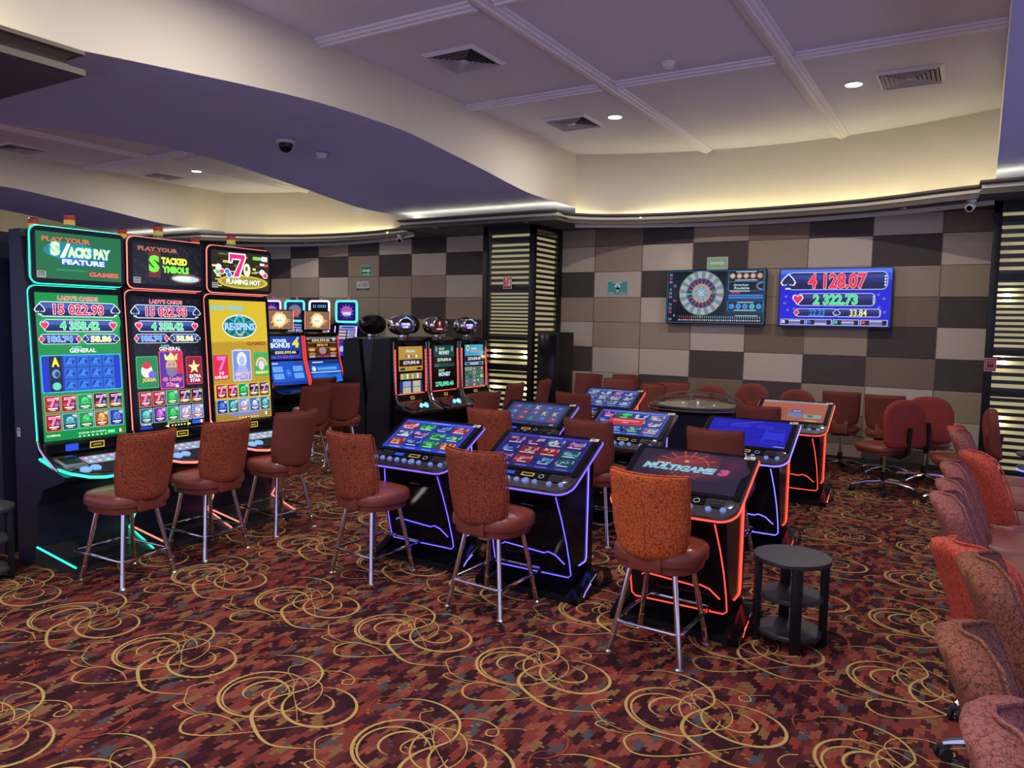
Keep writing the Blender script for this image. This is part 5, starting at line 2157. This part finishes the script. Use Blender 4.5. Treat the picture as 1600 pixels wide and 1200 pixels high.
WG = 'light-framed machines along the back wall'
make_wall_machine('wall-side machine with a lilac light frame, leftmost of the four', -11.05, 'lilac', art_mega, WG)
make_wall_machine('wall-side machine with a cyan light frame behind the POWER BONUS top screen', -10.45, 'cyan', art_face, WG)
make_wall_machine('wall-side machine with a white light frame', -9.84, 'white', art_eights, WG)
make_wall_machine('wall-side machine with a cyan frame reading MEGA WINS, fully in view', -9.20, 'cyan', art_mega, WG)

# ------------------------------------------------------------------ roulette
M_GLASS = bpy.data.materials.new('clear_dome')
M_GLASS.use_nodes = True
ns, ls = M_GLASS.node_tree.nodes, M_GLASS.node_tree.links
ns.remove(ns['Principled BSDF'])
fr_ = node(ns, 'ShaderNodeLayerWeight')
fr_.inputs['Blend'].default_value = 0.35
tr_, gl_, mx_ = node(ns, 'ShaderNodeBsdfTransparent'), node(ns, 'ShaderNodeBsdfGlossy'), node(ns, 'ShaderNodeMixShader')
tr_.inputs[0].default_value = (.93, .95, .97, 1)
gl_.inputs['Roughness'].default_value = 0.04
ls.new(mnode(ns, ls, 'MULTIPLY_ADD', mnode(ns, ls, 'POWER', fr_.outputs['Facing'], 2.5), 0.45, 0.05), mx_.inputs[0])
ls.new(tr_.outputs[0], mx_.inputs[1])
ls.new(gl_.outputs[0], mx_.inputs[2])
ls.new(mx_.outputs[0], ns['Material Output'].inputs['Surface'])
r = thing('roulette_table', 'black electronic roulette under a clear dome', 'roulette', (-2.47, 7.78, 0))
g = G()
g.lathe([(.40, 0), (.43, .03), (.43, .10), (.36, .14), (.38, .60), (.46, .74), (.47, .80)], M_NAVY, 40)
g.build('drum', r)
g = G()
g.lathe([(.40, .80), (.49, .79), (.515, .815), (.51, .845), (.47, .855), (.42, .85), (.40, .84)], M_BLACK, 48)
g.tube([(.513 * math.cos(2 * PI * k / 48), .513 * math.sin(2 * PI * k / 48), .822) for k in range(48)], .006, M_CHROME, 6, True)
g.build('rim', r)
g = G()
g.lathe([(.40, .80), (.43, .845), (.34, .815), (.30, .80), (.001, .79)][1:], pm('bowl_varnish', rgb(206, 184, 140), .25, coat=.5), 40)
wb = g.build('bowl', r)
g = G()
n = 37
for k in range(n):
    a0, a1 = 2 * PI * k / n, 2 * PI * (k + 1) / n
    c = (30, 150, 60) if k == 0 else ((170, 20, 24) if k % 2 else (14, 14, 16))
    m = pm('pocket_green' if k == 0 else 'pocket_red' if k % 2 else 'pocket_black', rgb(*c), .35)
    V = [(q * math.cos(a), q * math.sin(a), z) for a in (a0, a1) for q, z in ((.29, .812), (.21, .806))]
    g.add(V, [(0, 2, 3, 1)], m)
g.lathe([(.20, .808), (.10, .83), (.03, .84), (.02, .88), (.035, .895), (.001, .90)], M_CHROME, 24)
for k in range(4):
    a = k * PI / 2 + .4
    g.tube([(0, 0, .885), (.09 * math.cos(a), .09 * math.sin(a), .885)], .006, M_CHROME, 6)
g.build('wheel', wb)
g = G()
prof = [(.475 * math.sin(t), .852 + .135 * (math.cos(t) - math.cos(1.45)) / (1 - math.cos(1.45))) for t in [1.45 * (1 - i / 12) for i in range(13)]]
prof[-1] = (.001, prof[-1][1])
g.lathe([(q / math.sin(1.45), z) for q, z in prof], M_GLASS, 48)
g.build('dome', r)

# ------------------------------------------------------------------ wall screens
def tv(label, x0, x1, z0, z1, art):
    r = thing('wall_screen', label, 'screen', ((x0 + x1) / 2, YW - .10, (z0 + z1) / 2), 0, 'screens on the checkered wall')
    w, h = x1 - x0, z1 - z0
    g = G()
    g.prism(rrect(w, h, .008, 2), -.045, .02, M_BLACK, Matrix.Rotation(R90, 4, 'X'))
    g.build('housing', r)
    g = G()
    g.box((0, .07, 0), (.4, .05, .3), M_BLACKM)
    g.build('wall_bracket', r)
    cv = CV(M=Matrix.Translation((0, -.0205, .004)), gain=1.0)
    art(cv, w - .022, h - .028)
    cv.build('display', r)
    return r


def art_roulette(cv, w, h):
    cv.gain = .9
    cv.rect(0, 0, w, h, (14, 44, 62), 0)
    L0 = -w / 2
    cv.rect(L0 + .08, 0, .15, h * .98, (10, 22, 34), 1)
    rr = random.Random(8)
    nums = ['26', '27', '30', '13', '0', '10', '14', '36', '31', '16', '22', '8', '24']
    for k, t in enumerate(nums):
        c = (60, 220, 120) if t == '0' else ((210, 90, 120) if k % 3 == 1 else (150, 165, 190))
        cv.text(t, L0 + .05 + (.06 if k % 4 == 3 else 0), h * .43 - k * h * .072, None, .034, c, 2, .02)
    # wheel
    cx, cz, R_ = -w * .135, h * .07, h * .425
    cv.rect(cx, cz, w * .50, h * .84, (8, 20, 26), 1)
    cv.oval(cx, cz, R_ * 1.03, R_ * 1.0, (120, 135, 140), 2, 48)
    for k in range(16):
        a = 2 * PI * k / 16
        cv.poly([(R_ * .66 * math.cos(a), R_ * .66 * math.sin(a)), (R_ * math.cos(a), R_ * .97 * math.sin(a)), (R_ * math.cos(a + .2), R_ * .97 * math.sin(a + .2)), (R_ * .66 * math.cos(a + .2), R_ * .66 * math.sin(a + .2))], (166, 178, 180), 3, cx, cz)
    cv.oval(cx, cz, R_ * .70, R_ * .69, (90, 140, 190), 4, 40)
    cv.oval(cx, cz, R_ * .67, R_ * .66, (60, 66, 84), 5, 40)
    for ring, (q0, q1) in enumerate(((.655, .56), (.52, .44))):
        for k in range(38):
            a0, a1 = 2 * PI * k / 38, 2 * PI * (k + .86) / 38
            c = (40, 200, 110) if k in (0, 19) else ((200, 70, 84) if k % 2 else (24, 24, 36))
            if ring == 0:
                c = (40, 200, 110) if k in (0, 19) else ((130, 60, 84) if k % 2 else (40, 50, 100))
            cv.poly([(R_ * q0 * math.cos(a0), R_ * q0 * math.sin(a0)), (R_ * q0 * math.cos(a1), R_ * q0 * math.sin(a1)), (R_ * q1 * math.cos(a1), R_ * q1 * math.sin(a1)), (R_ * q1 * math.cos(a0), R_ * q1 * math.sin(a0))], c, 6, cx, cz)
    cv.oval(cx, cz, R_ * .43, R_ * .43, (150, 160, 164), 6, 36)
    for k in range(8):
        a = 2 * PI * k / 8 + .39
        cv.line(cx, cz, cx + R_ * .43 * math.cos(a), cz + R_ * .43 * math.sin(a), .006, (110, 120, 126), 7)
    for k in range(4):
        a = PI / 4 + k * PI / 2
        cv.line(cx, cz, cx + R_ * .18 * math.cos(a), cz + R_ * .18 * math.sin(a), .022, (70, 170, 230), 8)
        cv.line(cx + R_ * .13 * math.cos(a - .5), cz + R_ * .13 * math.sin(a - .5), cx + R_ * .13 * math.cos(a + .5), cz + R_ * .13 * math.sin(a + .5), .012, (180, 225, 250), 9)
    cv.oval(cx, cz, R_ * .045, R_ * .045, (230, 245, 250), 10, 14)
    # right panels
    ux = w * .315
    cv.rect(ux, h * .385, w * .34, h * .19, (20, 24, 34), 2)
    cv.rect(ux, h * .385, w * .35, h * .20, (60, 140, 190), 1.5)
    for k, t in enumerate(('2', '4', '9', '13', '33')):
        q = ux - w * .135 + k * w * .067
        cv.oval(q, h * .39, .036, .036, (240, 170, 120), 3, 20)
        cv.oval(q, h * .39, .030, .030, (90, 54, 50), 4, 20)
        cv.oval(q, h * .39, .022, .022, (235, 225, 215), 5, 16)
        cv.text(t, q, h * .39, None, .024, (40, 40, 50), 6, .02)
    for v, ww in ((.465, .2), (.312, .22)):
        cv.rect(ux, h * v, w * ww, .010, (215, 225, 235), 5)
    cv.rect(ux, h * .20, w * .35, h * .165, (60, 140, 190), 1.5)
    cv.rect(ux, h * .20, w * .34, h * .155, (8, 14, 20), 2)
    cv.text('American', ux - w * .05, h * .225, w * .15, .034, (170, 220, 240), 4, .02, skew=.2)
    cv.text('Roulette', ux - w * .04, h * .165, w * .15, .034, (200, 230, 240), 4, .02, skew=.2)
    cv.ring(ux + w * .16, h * .20, w * .06, h * .075, .02, (120, 130, 170), 4, 20, PI / 2, 3 * PI / 2)
    cv.rect(ux, h * .075, w * .34, .022, (30, 30, 40), 2)
    cv.rect(ux - w * .10, h * .075, w * .09, .022, (190, 50, 60), 3)
    cv.text('RESULT', ux - .155, h * .108, .10, .011, WHT, 4) if False else cv.rect(ux - w * .06, h * .108, w * .2, .010, (215, 225, 235), 4)
    cv.rect(ux, h * .0, w * .34, h * .09, (26, 90, 170), 2)
    for v in (.028, -.012):
        cv.rect(ux, h * v, w * .34, .006, (90, 170, 235), 3)
    cv.rect(ux, -h * .175, w * .35, h * .20, (60, 140, 190), 1.5)
    cv.rect(ux, -h * .175, w * .34, h * .19, (10, 30, 44), 2)
    for k, t in enumerate(('13', '4', '27', '36', '7')):
        q = ux - w * .135 + k * w * .067
        cv.oval(q, -h * .18, .036, .036, (60, 150, 225) if k != 3 else (60, 190, 190), 3, 20)
        cv.text(t, q, -h * .18, None, .022, (20, 70, 130), 4, .03)
    for v, ww in ((-.105, .16), (-.25, .22)):
        cv.rect(ux, h * v, w * ww, .010, (215, 225, 235), 5)
    # bottom strip
    cv.rect(w * .06, -h * .41, w * .86, h * .14, (8, 24, 36), 1.5)
    for k in range(38):
        q = -w * .36 + k * w * .0222
        cv.rect(q, -h * .385, .008, h * .045, (200, 70, 70) if k < 6 else (110, 190, 210) if k != 10 else (240, 230, 160), 3)
        cv.oval(q, -h * .445, .010, .011, (70, 210, 130) if k == 33 else ((210, 150, 110) if k % 3 else (190, 205, 215)), 3, 10)
    cv.rect(w * .33, -h * .355, w * .22, .009, (200, 215, 225), 4)
    cv.frame(0, 0, w, h, .006, (50, 120, 170), 2)


def art_numbers(cv, w, h):
    cv.gain = 1.05
    cv.rect(0, 0, w, h, (16, 22, 200), 0)
    cv.rect(0, h * .40, w, h * .2, (40, 70, 220), .3)
    cv.rect(0, h * .46, w, h * .08, (70, 110, 235), .6)

    def bar(cu, cz, bw, bh, t, col, ic):
        cv.rect(cu, cz, bw, bh, (205, 215, 240), 2, r=bh * .3)
        cv.rect(cu, cz, bw - .014, bh - .014, (10, 14, 70), 3, r=bh * .27)
        cv.rect(cu, cz + bh * .22, bw - .03, bh * .3, (44, 56, 140), 3.5, r=bh * .14)
        cv.rect(cu, cz + bh * .02, bw - .03, bh * .2, (26, 34, 104), 3.6)
        suit(cv, cu - bw / 2 + bh * .06, cz, bh * .75, ic, 5)
        for q in range(4):
            cv.oval(cu + bw / 2 - bh * .12, cz + (q - 1.5) * bh * .16, bh * .06, bh * .06, (205, 215, 240), 5, 8)
        return t, col
    bar(.02, h * .29, w * .90, h * .31, '', None, 'S')
    cv.text('4 128.07', .03, h * .29, w * .52, h * .27, (235, 40, 76), 6, .035, out=(250, 205, 215), ofat=.055)
    bar(.02, -h * .035, w * .70, h * .22, '', None, 'H')
    cv.text('2 322.73', .02, -h * .035, w * .40, h * .18, (50, 225, 140), 6, .035, out=(210, 245, 225), ofat=.055)
    bar(-w * .155, -h * .265, w * .37, h * .145, '', None, 'D')
    cv.text('22.23', -w * .145, -h * .265, w * .145, h * .12, (50, 140, 225), 6, .02)
    bar(w * .225, -h * .265, w * .39, h * .145, '', None, 'C')
    cv.text('33.84', w * .225, -h * .265, w * .15, h * .12, (235, 240, 140), 6, .02)
    rr = random.Random(2)
    for (u, v, k) in ((-.44, .02, 'D'), (-.45, -.1, 'H'), (-.42, -.22, 'C'), (.44, -.02, 'D'), (.40, -.17, 'H'), (.45, -.25, 'D'), (-.36, -.2, 'H'), (.39, .05, 'S')):
        cv.oval(u * w, v * h, .022, .018, (70, 70, 225), 1, 8)
        cv.poly([(-.012, 0), (0, .016), (.012, 0), (0, -.016)], (110, 110, 240), 1.5, u * w, v * h)
    for k in range(4):
        q = -w * .365 + k * w * .243
        cv.rect(q, -h * .435, w * .232, h * .105, (225, 230, 245), 2)
        cv.rect(q, -h * .435, w * .222, h * .09, (8, 8, 24), 3)
        for j in range(3):
            cv.rect(q + .02, -h * .41 - j * h * .026, w * .11, h * .014, ((235, 240, 250), (80, 150, 235), (200, 120, 200))[(j + k) % 3], 4)
        cv.rect(q - w * .09, -h * .43, w * .03, h * .05, ((210, 215, 230), (60, 100, 220), (60, 200, 120), (220, 60, 70))[k], 4)


tv('left wall screen showing a roulette wheel with number lists', -3.74, -2.40, 1.692, 2.421, art_roulette)
tv('right wall screen showing jackpot figures 4 128.07 on blue', -2.232, -.922, 1.678, 2.412, art_numbers)

# ------------------------------------------------------------------ signs
def sign(name, label, x0, x1, z0, z1, art, y=None, cat='sign'):
    g = CV(print_mat(), M=Matrix.Translation(((x0 + x1) / 2, (YW - .014 if y is None else y), (z0 + z1) / 2)))
    w, h = x1 - x0, z1 - z0
    g.box((0, .004, 0), (w, .008, h), g.m, g.M)
    for k in range(len(g.F)):
        g.COL[k] = rgb(210, 215, 205)
    art(g, w, h)
    o = g.build(name)
    o['label'] = label
    o['category'] = cat
    return o


def arrow(cv, w, h, c):
    cv.poly([(-.36 * w, -.07 * h), (.16 * w, -.07 * h), (.16 * w, -.2 * h), (.37 * w, .03 * h), (.16 * w, .26 * h), (.16 * w, .13 * h), (-.36 * w, .13 * h)], c, 4)


def s_green(cv, w, h):
    cv.rect(0, 0, w * .94, h * .92, (36, 140, 96), 1)
    arrow(cv, w, h, (225, 240, 230))
    cv.rect(0, -h * .34, w * .7, h * .09, (200, 225, 210), 2)


def s_photo(cv, w, h):
    cv.rect(0, 0, w * .94, h * .92, (150, 190, 150), 1)
    arrow(cv, w, h, (205, 225, 195))
    cv.rect(0, -h * .36, w * .8, h * .06, (190, 212, 185), 2)


def s_smoke(cv, w, h):
    cv.rect(0, h * .1, w, h * .8, (205, 205, 200), 1)
    cv.rect(0, -h * .4, w, h * .2, (34, 34, 36), 2)
    cv.line(-w * .4, -h * .12, -w * .12, h * .38, h * .06, (50, 50, 54), 3)
    cv.rect(-w * .2, h * .02, w * .3, h * .06, (90, 90, 94), 2)
    for k in range(3):
        cv.rect(w * .2, h * (.3 - k * .18), w * .44, h * .08, (90, 92, 96), 3)
    cv.rect(0, -h * .40, w * .7, h * .06, (170, 170, 170), 4)


def s_meet(cv, w, h):
    cv.rect(0, 0, w * .97, h * .95, (70, 156, 146), 1, r=.01)
    cv.oval(0, h * .08, w * .14, w * .14, (228, 236, 230), 2)
    cv.poly([(-w * .12, 0), (w * .12, 0), (0, -h * .38)], (228, 236, 230), 2, 0, h * .02)
    cv.oval(0, h * .08, w * .05, w * .06, (70, 130, 124), 3)
    cv.rect(0, h * .38, w * .5, h * .06, (215, 230, 225), 2)
    cv.rect(-w * .3, -h * .38, w * .25, h * .05, (215, 230, 225), 2)
    cv.rect(w * .25, -h * .38, w * .3, h * .05, (215, 230, 225), 2)


def s_fire(cv, w, h):
    cv.rect(0, 0, w * .92, h * .94, (186, 36, 40), 1)
    cv.rect(-w * .16, h * .02, w * .26, h * .62, (235, 225, 220), 2)
    cv.rect(-w * .16, h * .0, w * .14, h * .5, (186, 36, 40), 3)
    cv.poly([(.0, -.2 * h), (.34 * w, -.28 * h), (.34 * w, .3 * h), (.12 * w, .22 * h), (.2 * w, .0)], (235, 225, 220), 2)
    cv.rect(0, h * .4, w * .6, h * .06, (235, 225, 220), 2)


def s_alarm(cv, w, h):
    cv.rect(0, 0, w * .94, h * .94, (150, 44, 52), 1)
    cv.frame(0, 0, w * .7, h * .6, w * .05, (210, 130, 130), 2)
    cv.rect(0, -h * .03, w * .5, h * .34, (36, 26, 32), 3)
    cv.rect(0, h * .08, w * .4, h * .05, (200, 130, 130), 4)


sign('arrow_sign', 'green exit-arrow sign on the wall left of the louvred column', -9.495, -9.22, 2.443, 2.617, s_green)
sign('notice_plate', 'small white and black notice plate under the green arrow sign', -9.586, -9.296, 2.196, 2.346, s_smoke)
sign('arrow_sign', 'pale green glow-in-dark arrow sign above the roulette screen', -3.218, -2.935, 2.425, 2.598, s_photo)
sign('meeting_sign', 'teal wall sign with a white pin mark, left of the roulette screen', -4.683, -4.362, 2.10, 2.294, s_meet)

# ------------------------------------------------------------------ louvred columns, lit from inside
M_COLGLOW = None


def glow_mat():
    m = pm('glow_sheet', rgb(190, 180, 140), .6)
    ns, ls, b = nt(m)
    b.inputs['Emission Color'].default_value = (1.0, .86, .44, 1)
    b.inputs['Emission Strength'].default_value = 0.30  # light from inside the column put into the sheet as even emission
    return m


M_SHEET = glow_mat()
M_SLAT = pm('black_slat', (0.010, 0.010, 0.013, 1), .35)


def louvre_face(g, gs, x0, x1, z0, z1, y, pitch, M, fill=.52):
    """black slats standing in front of a glowing sheet; frame local: face in XZ, front -Y"""
    n = int((z1 - z0) / pitch)
    p = (z1 - z0) / n
    for k in range(n + 1):
        z = z0 + k * p
        g.box(((x0 + x1) / 2, y, z), (x1 - x0, .022, p * fill), M_SLAT, M)


def lamp(label, loc, power, size):
    d = bpy.data.lights.new('column_lamp', 'POINT')
    d.energy = power
    d.color = (1, .88, .55)
    d.shadow_soft_size = size
    o = bpy.data.objects.new('column_lamp', d)
    o.location = loc
    C.objects.link(o)


def column(name_label, x0, x1, yf, side_l, side_r, ztop, panels, sidez, lampz):
    r = thing('louvred_column', name_label, 'column', ((x0 + x1) / 2, yf, 0), 0)
    w = x1 - x0
    yb = YW - .02 - yf
    g = G()
    # frame posts and rails
    for x in (-w / 2 + .04, w / 2 - .04):
        g.box((x, .04, ztop / 2), (.08, .08, ztop), M_BLACKM, None, .004)
    for z in [p[0] for p in panels] + [panels[-1][1]]:
        g.box((0, .035, z), (w - .12, .06, .06), M_BLACKM)
    g.box((0, .03, ztop - .06), (w, .06, .12), M_BLACKM)
    g.box((0, .03, .06), (w, .06, .12), M_BLACKM)
    g.box((0, yb / 2 + .04, ztop - .03), (w, yb - .1, .06), M_BLACKM)
    g.build('frame', r)
    for (z0, z1, pitch, fill) in panels:
        g = G()
        louvre_face(g, None, -w / 2 + .08, w / 2 - .08, z0 + .045, z1 - .045, .03, pitch, None, fill)
        g.build('louvre', r)
    for s_, on in ((-1, side_l), (1, side_r)):
        if not on:
            continue
        g = G()
        n = int((sidez[1] - sidez[0]) / .075)
        for k in range(n):
            z = sidez[0] + (k + .5) * (sidez[1] - sidez[0]) / n
            g.box((s_ * (w / 2 - .03), .08 + (yb - .16) / 2, z), (.02, yb - .17, .038), M_SLAT)
        g.box((s_ * (w / 2 - .03), yb - .04, ztop / 2), (.05, .08, ztop), M_BLACKM)
        g.build('side_louvre', r)
    g = G()
    g.box((0, .03 + .10, ztop / 2), (w - .14, .01, ztop - .2), M_SHEET)
    for s_ in (-1, 1):
        g.box((s_ * (w / 2 - .10), .13 + (yb - .2) / 2, ztop / 2), (.01, yb - .2, ztop - .2), M_SHEET)
    g.build('glow_sheet', r)
    for z in lampz:
        for lx in (-w / 2 + .17, w / 2 - .17):
            b_ = G()
            b_.lathe([(.001, -.035), (.022, -.028), (.032, 0), (.022, .028), (.001, .035)], led('column_bulb', (1, .92, .62, 1), 40.0), 14, Matrix.Translation((lx, .095, z)))
            b_.build('bulb', r)
    return r


colm = column('black louvred column at the wall, glowing between its slats', -6.29, -5.43, 9.42, False, True, 3.05, [(.12, .98, .078, .50), (1.0, 1.42, .078, .48), (1.44, 2.15, .049, .50), (2.15, 2.86, .072, .54)], (.2, 2.95), (1.20, .70))
colr = column('black louvred column at the right edge of the picture', .05, 1.25, 9.70, True, False, 3.05, [(.12, .98, .075, .48), (1.0, 1.42, .075, .48), (1.44, 2.25, .060, .50), (2.25, 2.86, .075, .56)], (.2, 2.86), (1.36, 2.05, .7))
sign('fire_sign', 'red fire-equipment sign hung on the louvred column', -5.925, -5.785, 2.15, 2.32, s_fire, 9.405)
sign('call_point', 'dark red alarm call point on the right louvred column', .055, .165, 1.24, 1.38, s_alarm, 9.69, 'call point')

r = thing('cabinet', 'tall plain black cabinet beside the louvred column', 'cabinet', (-5.18, 9.66, 0))
g = G()
g.box((0, 0, .77), (.34, .46, 1.54), M_BLACKM, None, .008)
g.box((0, -.235, .77), (.28, .014, 1.46), M_BLACK, None, .004)
g.build('body', r)

# ------------------------------------------------------------------ ceiling fittings
def vent(label, x, y, z=ZC, s_=.56, grp='square ceiling air vents'):
    r = thing('ceiling_vent', label, 'air vent', (x, y, z), 0, grp)
    g = G()
    for q in range(4):
        M = Matrix.Rotation(q * R90, 4, 'Z')
        a, b_ = s_ / 2, s_ / 2 - .035
        g.add([(-a, -a, -.001), (a, -a, -.001), (b_, -b_, -.026), (-b_, -b_, -.026), (-b_, -b_, -.001), (b_, -b_, -.001)], [(0, 1, 2, 3), (3, 2, 5, 4)], M_TRIM, M)
    g.build('frame', r, 10)
    g = G()
    n = 6
    for k in range(n):
        o = s_ / 2 - .045 - k * .036
        i = o - .030
        for q in range(4):
            M = Matrix.Rotation(q * R90, 4, 'Z')
            g.add([(-o, -o, -.030), (o, -o, -.030), (i, -i, -.010), (-i, -i, -.010)], [(0, 1, 2, 3), (3, 2, 1, 0)], M_TRIM, M)
    g.box((0, 0, -.022), (.05, .05, .006), M_TRIM)
    g.build('vanes', r, 10)
    g = G()
    g.add([(-s_ / 2 + .03, -s_ / 2 + .03, -.0008), (s_ / 2 - .03, -s_ / 2 + .03, -.0008), (s_ / 2 - .03, s_ / 2 - .03, -.0008), (-s_ / 2 + .03, s_ / 2 - .03, -.0008)], [(3, 2, 1, 0)], M_GROOVE)
    g.build('throat', r)
    return r


v0 = vent('square ceiling vent in the middle bay of the near ceiling', -4.077, 5.743)
dup(v0, 'square ceiling vent beside the left bright downlight', (-4.18, 8.10, ZC))
dup(v0, 'square ceiling vent beside the right bright downlight', (-.688, 8.10, ZC))
dup(v0, 'square ceiling vent cut by the left edge, far ceiling', (-11.78, 5.75, ZC))
dup(v0, 'square ceiling vent in the far left ceiling beside a downlight', (-11.78, 7.98, ZC))


def downlight(label, x, y, z, rad=.075, e=14.0):
    r = thing('downlight', label, 'ceiling light', (x, y, z), 0, 'recessed ceiling lights')
    g = G()
    g.lathe([(rad, -.001), (rad * 1.25, -.001), (rad * 1.22, -.010), (rad, -.012), (rad, -.002)], M_WHITEP, 28)
    g.build('ring', r)
    g = G()
    g.lathe([(.001, -.004), (rad * 1.0, -.004)], led('lamp_face', (1, .95, .86, 1), e), 28)
    g.build('lamp', r)
    return r


downlight('left bright downlight of the near ceiling', -3.653, 8.096, ZC)
downlight('right bright downlight of the near ceiling', -1.171, 8.081, ZC)
downlight('bright downlight in the far left ceiling', -10.904, 7.986, ZC)


def spot(label, x, y, z=3.05, p=5.0):
    r = thing('wall_washer', label, 'ceiling light', (x, y, z), 0, 'small spotlights under the cornice')
    g = G()
    g.lathe([(.026, -.001), (.036, -.001), (.034, -.008), (.026, -.008)], M_STEEL, 18)
    g.build('ring', r)
    g = G()
    g.lathe([(.001, -.003), (.026, -.003)], led('spot_face', (1, .95, .86, 1), 10.0), 18)
    g.build('lamp', r)
    d = bpy.data.lights.new('wall_washer_lamp', 'SPOT')
    d.energy = p
    d.color = (1, .86, .66)
    d.spot_size = 1.5
    d.spot_blend = .9
    d.shadow_soft_size = .03
    o = bpy.data.objects.new('wall_washer_lamp', d)
    o.location = (x, y, z - .02)
    C.objects.link(o)


spot('small cornice spotlight just left of the louvred column top', -5.45, 9.20)
spot('small cornice spotlight above the roulette screen', -3.60, 10.06)
spot('small cornice spotlight above the right end of the jackpot screen', -.83, 9.85)
spot('small cornice spotlight at the left wall bay', -10.6, 10.05)
spot('faint small cornice spotlight between the green sign and the column', -7.0, 9.18, 3.05, 3.0)


def smoke(label, x, y, z, tilt=0):
    r = thing('smoke_detector', label, 'smoke detector', (x, y, z), 0, 'white ceiling smoke detectors')
    g = G()
    g.lathe([(.062, -.001), (.064, -.014), (.05, -.020), (.05, -.030), (.056, -.034), (.048, -.050), (.001, -.054)], M_WHITEP, 28)
    g.build('body', r)
    return r


smoke('white smoke detector by the ceiling moulding crossing', -2.512, 6.674, ZC)
smoke('flat grey detector in the far left ceiling beyond the beam', -9.917, 7.224, ZC)
smoke('white detector on the lavender beam beside the dome camera', -6.28, 6.18, 3.47)
r = thing('dome_camera', 'dark dome camera under the lavender beam', 'camera', (-6.27, 5.66, 3.497))
g = G()
g.lathe([(.095, .0), (.098, -.018), (.08, -.030), (.07, -.032)], M_WHITEP, 28)
g.build('base', r)
g = G()
g.lathe([(.072, -.030), (.070, -.06), (.055, -.095), (.03, -.115), (.001, -.122)], M_BLACK, 28)
g.build('dome', r)


def bullet_cam(label, x, y, z, rz):
    r = thing('wall_camera', label, 'camera', (x, y, z), rz, 'small white cameras under the cornice')
    g = G()
    g.lathe([(.045, 0), (.045, -.02), (.02, -.03), (.02, -.06)], M_WHITEP, 18)
    g.build('mount', r)
    g = G()
    M = Matrix.Translation((0, -.02, -.075)) @ Matrix.Rotation(R90 + .35, 4, 'X')
    g.lathe([(.001, -.06), (.035, -.055), (.042, -.03), (.042, .06), (.036, .068)], M_WHITEP, 20, M)
    g.lathe([(.034, .066), (.030, .070), (.001, .072)], M_BLACK, 20, M)
    g.build('head', r)
    return r


bullet_cam('small white camera under the cornice at the right column', -.16, 9.52, 3.05, -.2)
bullet_cam('small white camera under the cornice tip left of the middle column', -8.15, 9.75, 3.05, .6)
r = thing('emergency_light', 'oval emergency light on the cream curve above the cornice', 'light fitting', (-9.43, 10.185, 3.577), .12)
g = G()
g.prism(rrect(.26, .09, .044, 6), -.0, .035, M_WHITEP, Matrix.Rotation(R90, 4, 'X'))
g.tube([(x, -.032, z) for x, z in rrect(.24, .075, .036, 5)], .006, M_TRIM, 6, True)
g.build('body', r)


# ------------------------------------------------------------------ side tables
def side_table(label, x, y, rz=0.2):
    r = thing('side_table', label, 'side table', (x, y, 0), rz, 'black three-tier side tables')
    top = pm('charcoal_tabletop', (0.028, 0.028, 0.034, 1), .42)
    for nm, z, q in (('tabletop', .455, .197), ('shelf', .255, .164), ('shelf', .065, .164)):
        g = G()
        g.lathe([(q - .004, z - .012), (q, z - .008), (q, z + .008), (q - .004, z + .012), (.001, z + .012)], top, 40)
        g.build(nm, r)
    for k in range(4):
        a = k * R90 + PI / 4
        g = G()
        g.box((.168, 0, .222), (.036, .052, .444), M_BLACKM, Matrix.Rotation(a, 4, 'Z'), .004)
        g.build('leg', r)
    return r


side_table('round black three-tier side table beside the red-lit terminal', -.775, 4.13, -.42)
side_table('round black three-tier side table cut by the left edge', -5.18, 2.22, .3)

r = thing('tray_stand', 'two-tier round tray stand cut by the right edge, behind the row of chairs', 'stand', (.47, 7.30, 0))
g = G()
g.lathe([(.15, 0), (.15, .012), (.04, .03), (.03, .06), (.03, .69)], M_BLACKM, 24)
g.build('pole', r)
for z, q in ((.69, .175), (.585, .165)):
    g = G()
    g.lathe([(.03, z - .012), (q - .01, z - .012), (q, z), (q - .004, z + .008), (.05, z + .008)], pm('grey_tray', (.05, .05, .055, 1), .4), 36)
    g.build('tray', r)
g = G()
g.tube([(.16 * math.cos(2 * PI * k / 24), .16 * math.sin(2 * PI * k / 24), .565) for k in range(24)], .005, LED('blue'), 6, True)
g.build('light_strip', r)  # blue strip added to the stand to supply the blue glow below its trays
